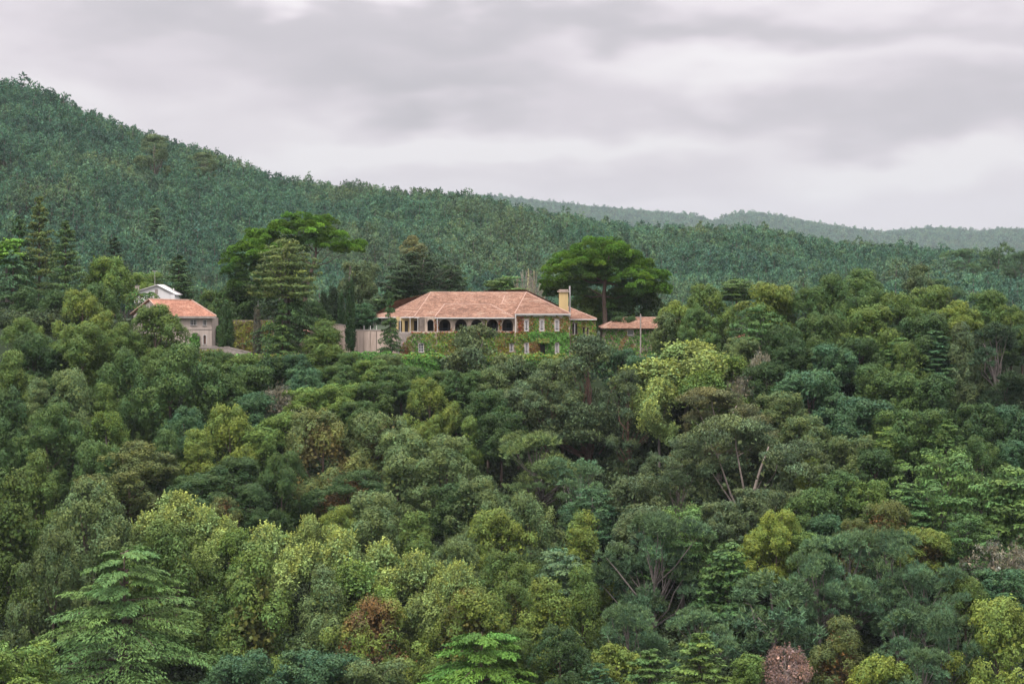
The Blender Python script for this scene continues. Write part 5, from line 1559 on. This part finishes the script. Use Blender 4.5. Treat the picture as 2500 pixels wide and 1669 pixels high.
# ------------------------------------------------------------------ understorey: dense scrub that closes the floor of the wood
def scatter_gn(name, pts, scl, protos, seed, kind='stuff', zscale=None):
    """one object: a cloud of points on which geometry nodes stand shrubs or pines"""
    me = bpy.data.meshes.new(name)
    me.vertices.add(len(pts)); me.vertices.foreach_set('co', np.asarray(pts, np.float32).ravel())
    at = me.attributes.new('s', 'FLOAT', 'POINT'); at.data.foreach_set('value', np.asarray(scl, np.float32))
    pcol = bpy.data.collections.new(name + '_kinds')
    for p in protos: pcol.objects.link(p)
    ng = bpy.data.node_groups.new(name, 'GeometryNodeTree')
    ng.interface.new_socket('Geometry', in_out='INPUT', socket_type='NodeSocketGeometry')
    ng.interface.new_socket('Geometry', in_out='OUTPUT', socket_type='NodeSocketGeometry')
    G = NT(ng)
    gi = G.n('NodeGroupInput'); go = G.n('NodeGroupOutput')
    ci = G.n('GeometryNodeCollectionInfo'); ci.inputs[0].default_value = pcol; ci.inputs[1].default_value = True; ci.inputs[2].default_value = True
    ip = G.n('GeometryNodeInstanceOnPoints')
    ng.links.new(gi.outputs[0], ip.inputs['Points']); ng.links.new(ci.outputs[0], ip.inputs['Instance'])
    ip.inputs['Pick Instance'].default_value = True
    ri = G.n('FunctionNodeRandomValue', data_type='INT'); ri.inputs['Min'].default_value = 0; ri.inputs[5].default_value = len(protos) - 1; ri.inputs['Seed'].default_value = seed
    ng.links.new(ri.outputs[2], ip.inputs['Instance Index'])
    rv = G.n('FunctionNodeRandomValue', data_type='FLOAT_VECTOR'); rv.inputs[0].default_value = (-.06, -.06, 0); rv.inputs[1].default_value = (.06, .06, 6.283); rv.inputs['Seed'].default_value = seed + 1
    ng.links.new(rv.outputs[0], ip.inputs['Rotation'])
    na = G.n('GeometryNodeInputNamedAttribute', data_type='FLOAT'); na.inputs[0].default_value = 's'
    ng.links.new(na.outputs[0], ip.inputs['Scale'])
    ng.links.new(ip.outputs[0], go.inputs[0])
    o = bpy.data.objects.new(name, me); link(o)
    md = o.modifiers.new('scatter', 'NODES'); md.node_group = ng
    o['kind'] = kind
    return o

rng = np.random.default_rng(11)
bush_protos = []
for s in range(3):
    (c, a, b, cl_), pc = crown_leaves(90 + s, H=3.2, Rr=2.4, prof='dome', npuff=34, pr=.75, pz=.8, per=62, leaf=(.17, .12), jit=.8, asym=.4, leafamp=.3, core=.5)
    cl_[:, :3] *= np.array([.055, .082, .034]) * (1.15, .85, 1.0)[s]; cl_[:, 3] = 0
    bush_protos.append(bpy.data.objects.new('scrub_bush', leaf_mesh('scrub_bush', c, a, b, cl_, M['leaf'])))
pts = []; sc_ = []
for y in np.arange(208, 420, 3.0):
    for px in np.arange(-120, 2640, 3.0 / y * FPX):
        pj = px + rng.uniform(-.5, .5) * 3.0 / y * FPX; yj = y + rng.uniform(-1.4, 1.4); x = X(pj, yj)
        if yj > 331.5:
            # keep the terraces clear of scrub
            if 470 < pj < 1700 and yj < 362: continue
            if yj < 334: continue
            if 300 < pj < 470 and 345 < yj < 408: continue
        s_ = rng.uniform(.9, 1.7) if yj < 331 else rng.uniform(.7, 1.2)
        if yj > 327 and 430 < pj < 1750: s_ = .7
        pts.append((x, yj, gz(x, yj) - .3)); sc_.append(s_)
ust = scatter_gn('undergrowth', pts, sc_, bush_protos, 3)
# taller scrub thickets between the planted crowns (still the floor of the wood)

# ------------------------------------------------------------------ hillside pine forest
def hill_pine(seed, H=8.5, Wd=4.2, tiers=46):
    (c, a, b, cl_), pc = crown_tufts(seed, H=H * .72, Rr=Wd / 2, prof='cone' if seed % 2 else 'dome', npuff=tiers, pr=.62, pz=.85, tufts=3, blades=5, bl=.62, bw=.115, asym=.35, fill=.1, up=1.1, amp=.18, leafamp=.12, zmin=-.1)
    cl_[:, 3] = 0
    c = c + np.array([0, 0, H * .28])
    return leaf_mesh('crown', c, a, b, cl_, M['hill'], True)
def hill_trunk(seed, H=8.5):
    mb = MB(); rr = random.Random(seed)
    mb.tube([(0, 0, -.5), (rr.uniform(-.15, .15), 0, H * .5), (0, 0, H * .93)], [.17, .12, .03], 5, False)
    for k in range(7):
        a = rr.uniform(0, 6.28); z0 = H * rr.uniform(.3, .75); L = rr.uniform(.8, 1.7)
        mb.tube([(0, 0, z0), (math.cos(a) * L, math.sin(a) * L, z0 + L * .45)], [.06, .02], 3, False)
    return mb_mesh('trunk', mb, M['barkgrey'])
HP = [(hill_pine(100 + i), hill_trunk(i)) for i in range(6)]
def joined(cr, tr):
    me = cr.copy()
    bm = bmesh.new(); bm.from_mesh(cr)
    nf = len(bm.faces); bm.from_mesh(tr); bm.faces.ensure_lookup_table()
    for f in bm.faces[nf:]: f.material_index = 1
    me2 = bpy.data.meshes.new('hill_pine'); bm.to_mesh(me2); bm.free()
    me2.materials.append(M['hill']); me2.materials.append(M['barkgrey'])
    ca = me2.color_attributes.get('Col')
    return bpy.data.objects.new('hill_pine', me2)
hp_objs = [joined(*p) for p in HP]
SPC = 3.8
cand = []
for y in np.arange(545, 862, SPC):
    step = SPC / y * FPX
    for px in np.arange(-170, 2680, step):
        pj = px + rng.uniform(-.45, .45) * step; yj = y + rng.uniform(-.45, .45) * SPC; x = X(pj, yj)
        # a few gaps with standing trunks and darkness
        gapn = mnoise.noise(Vector((x * .035, yj * .022, 7.7)))
        if gapn > .47 and rng.uniform() < .2: continue
        s_ = rng.uniform(.72, 1.22) * (1 + .25 * mnoise.noise(Vector((x * .02, yj * .02, 1.1))))
        if rng.uniform() < .04: s_ *= 1.3
        cand.append((x, yj, gz(x, yj) - .2, s_, pj))
# lower limit of what the near trees leave in view, by column
LIM = [(-200, 560), (0, 540), (60, 500), (180, 540), (230, 570), (300, 600), (400, 620), (520, 660), (545, 600), (600, 560), (700, 520), (800, 520), (885, 600), (900, 640), (960, 600), (1010, 580), (1080, 610), (1140, 660), (1250, 640), (1320, 640), (1400, 600), (1480, 580), (1560, 620), (1640, 690), (1690, 690), (1760, 690), (1850, 690), (1960, 670), (2050, 640), (2150, 650), (2200, 640), (2300, 650), (2400, 690), (2500, 710), (2700, 710)]
near, rest = [], []
ZONES = [(160, 'above the tall conical fir at the left edge'), (270, 'above the dark spiky cypress on the left'), (390, 'behind the white cottage'), (530, 'behind the araucaria-like fir'), (640, 'left of the leaning umbrella pine'),
         (800, 'above the leaning umbrella pine'), (920, 'right of the leaning umbrella pine'), (1090, 'above the flat-topped cypress behind the mansion'), (1320, 'above the mansion ridge and pale poplars'), (1500, 'above the domed umbrella pine'),
         (1680, 'right of the domed umbrella pine'), (1900, 'above the yellow-topped rim wattle'), (2120, 'above the tallest rim wattle'), (2320, 'right of the small domed gum'), (9999, 'at the right edge of the view')]
order = sorted(range(len(cand)), key=lambda i: cand[i][1])
chosen = set()
cols_used = {}
for i in order:
    x, y, z, s_, pj = cand[i]
    if len(chosen) >= 290: break
    if not (5 < pj < 2495): continue
    topy = HY - (z + 8 * s_) / y * FPX
    if topy + 12 < np.interp(pj, [a for a, _ in LIM], [b for _, b in LIM]): chosen.add(i)
for n_, i in enumerate(order):
    x, y, z, s_, pj = cand[i]
    if i in chosen:
        zone = ZONES[int(np.searchsorted([zz[0] for zz in ZONES], pj))][1]
        t = thing('hill_pine', 'bluish green hillside pine ' + zone, 'pine', (x, y, z), rng.uniform(0, 6.28), 'hillside pines ' + zone)
        t.scale = (s_, s_, s_)
        cr, tr = HP[n_ % 6]
        o = bpy.data.objects.new('crown', cr); link(o, t)
        o = bpy.data.objects.new('trunk', tr); link(o, t)
    else:
        rest.append((x, y, z, s_))
scatter_gn('hillside_pine_forest', [r[:3] for r in rest], [r[3] for r in rest], hp_objs, 5)
pts = []; sc_ = []
for y in np.arange(4750, 6550, 19.0):
    step = 13.0 / y * FPX
    for px in np.arange(1120, 2700, step):
        pj = px + rng.uniform(-.5, .5) * step; yj = y + rng.uniform(-4, 4); x = X(pj, yj)
        pts.append((x, yj, gz(x, yj) - .3)); sc_.append(rng.uniform(2.0, 3.3) * (1.35 if rng.uniform() < .06 else 1))
scatter_gn('far_ridge_forest', pts, sc_, hp_objs[:4], 9)
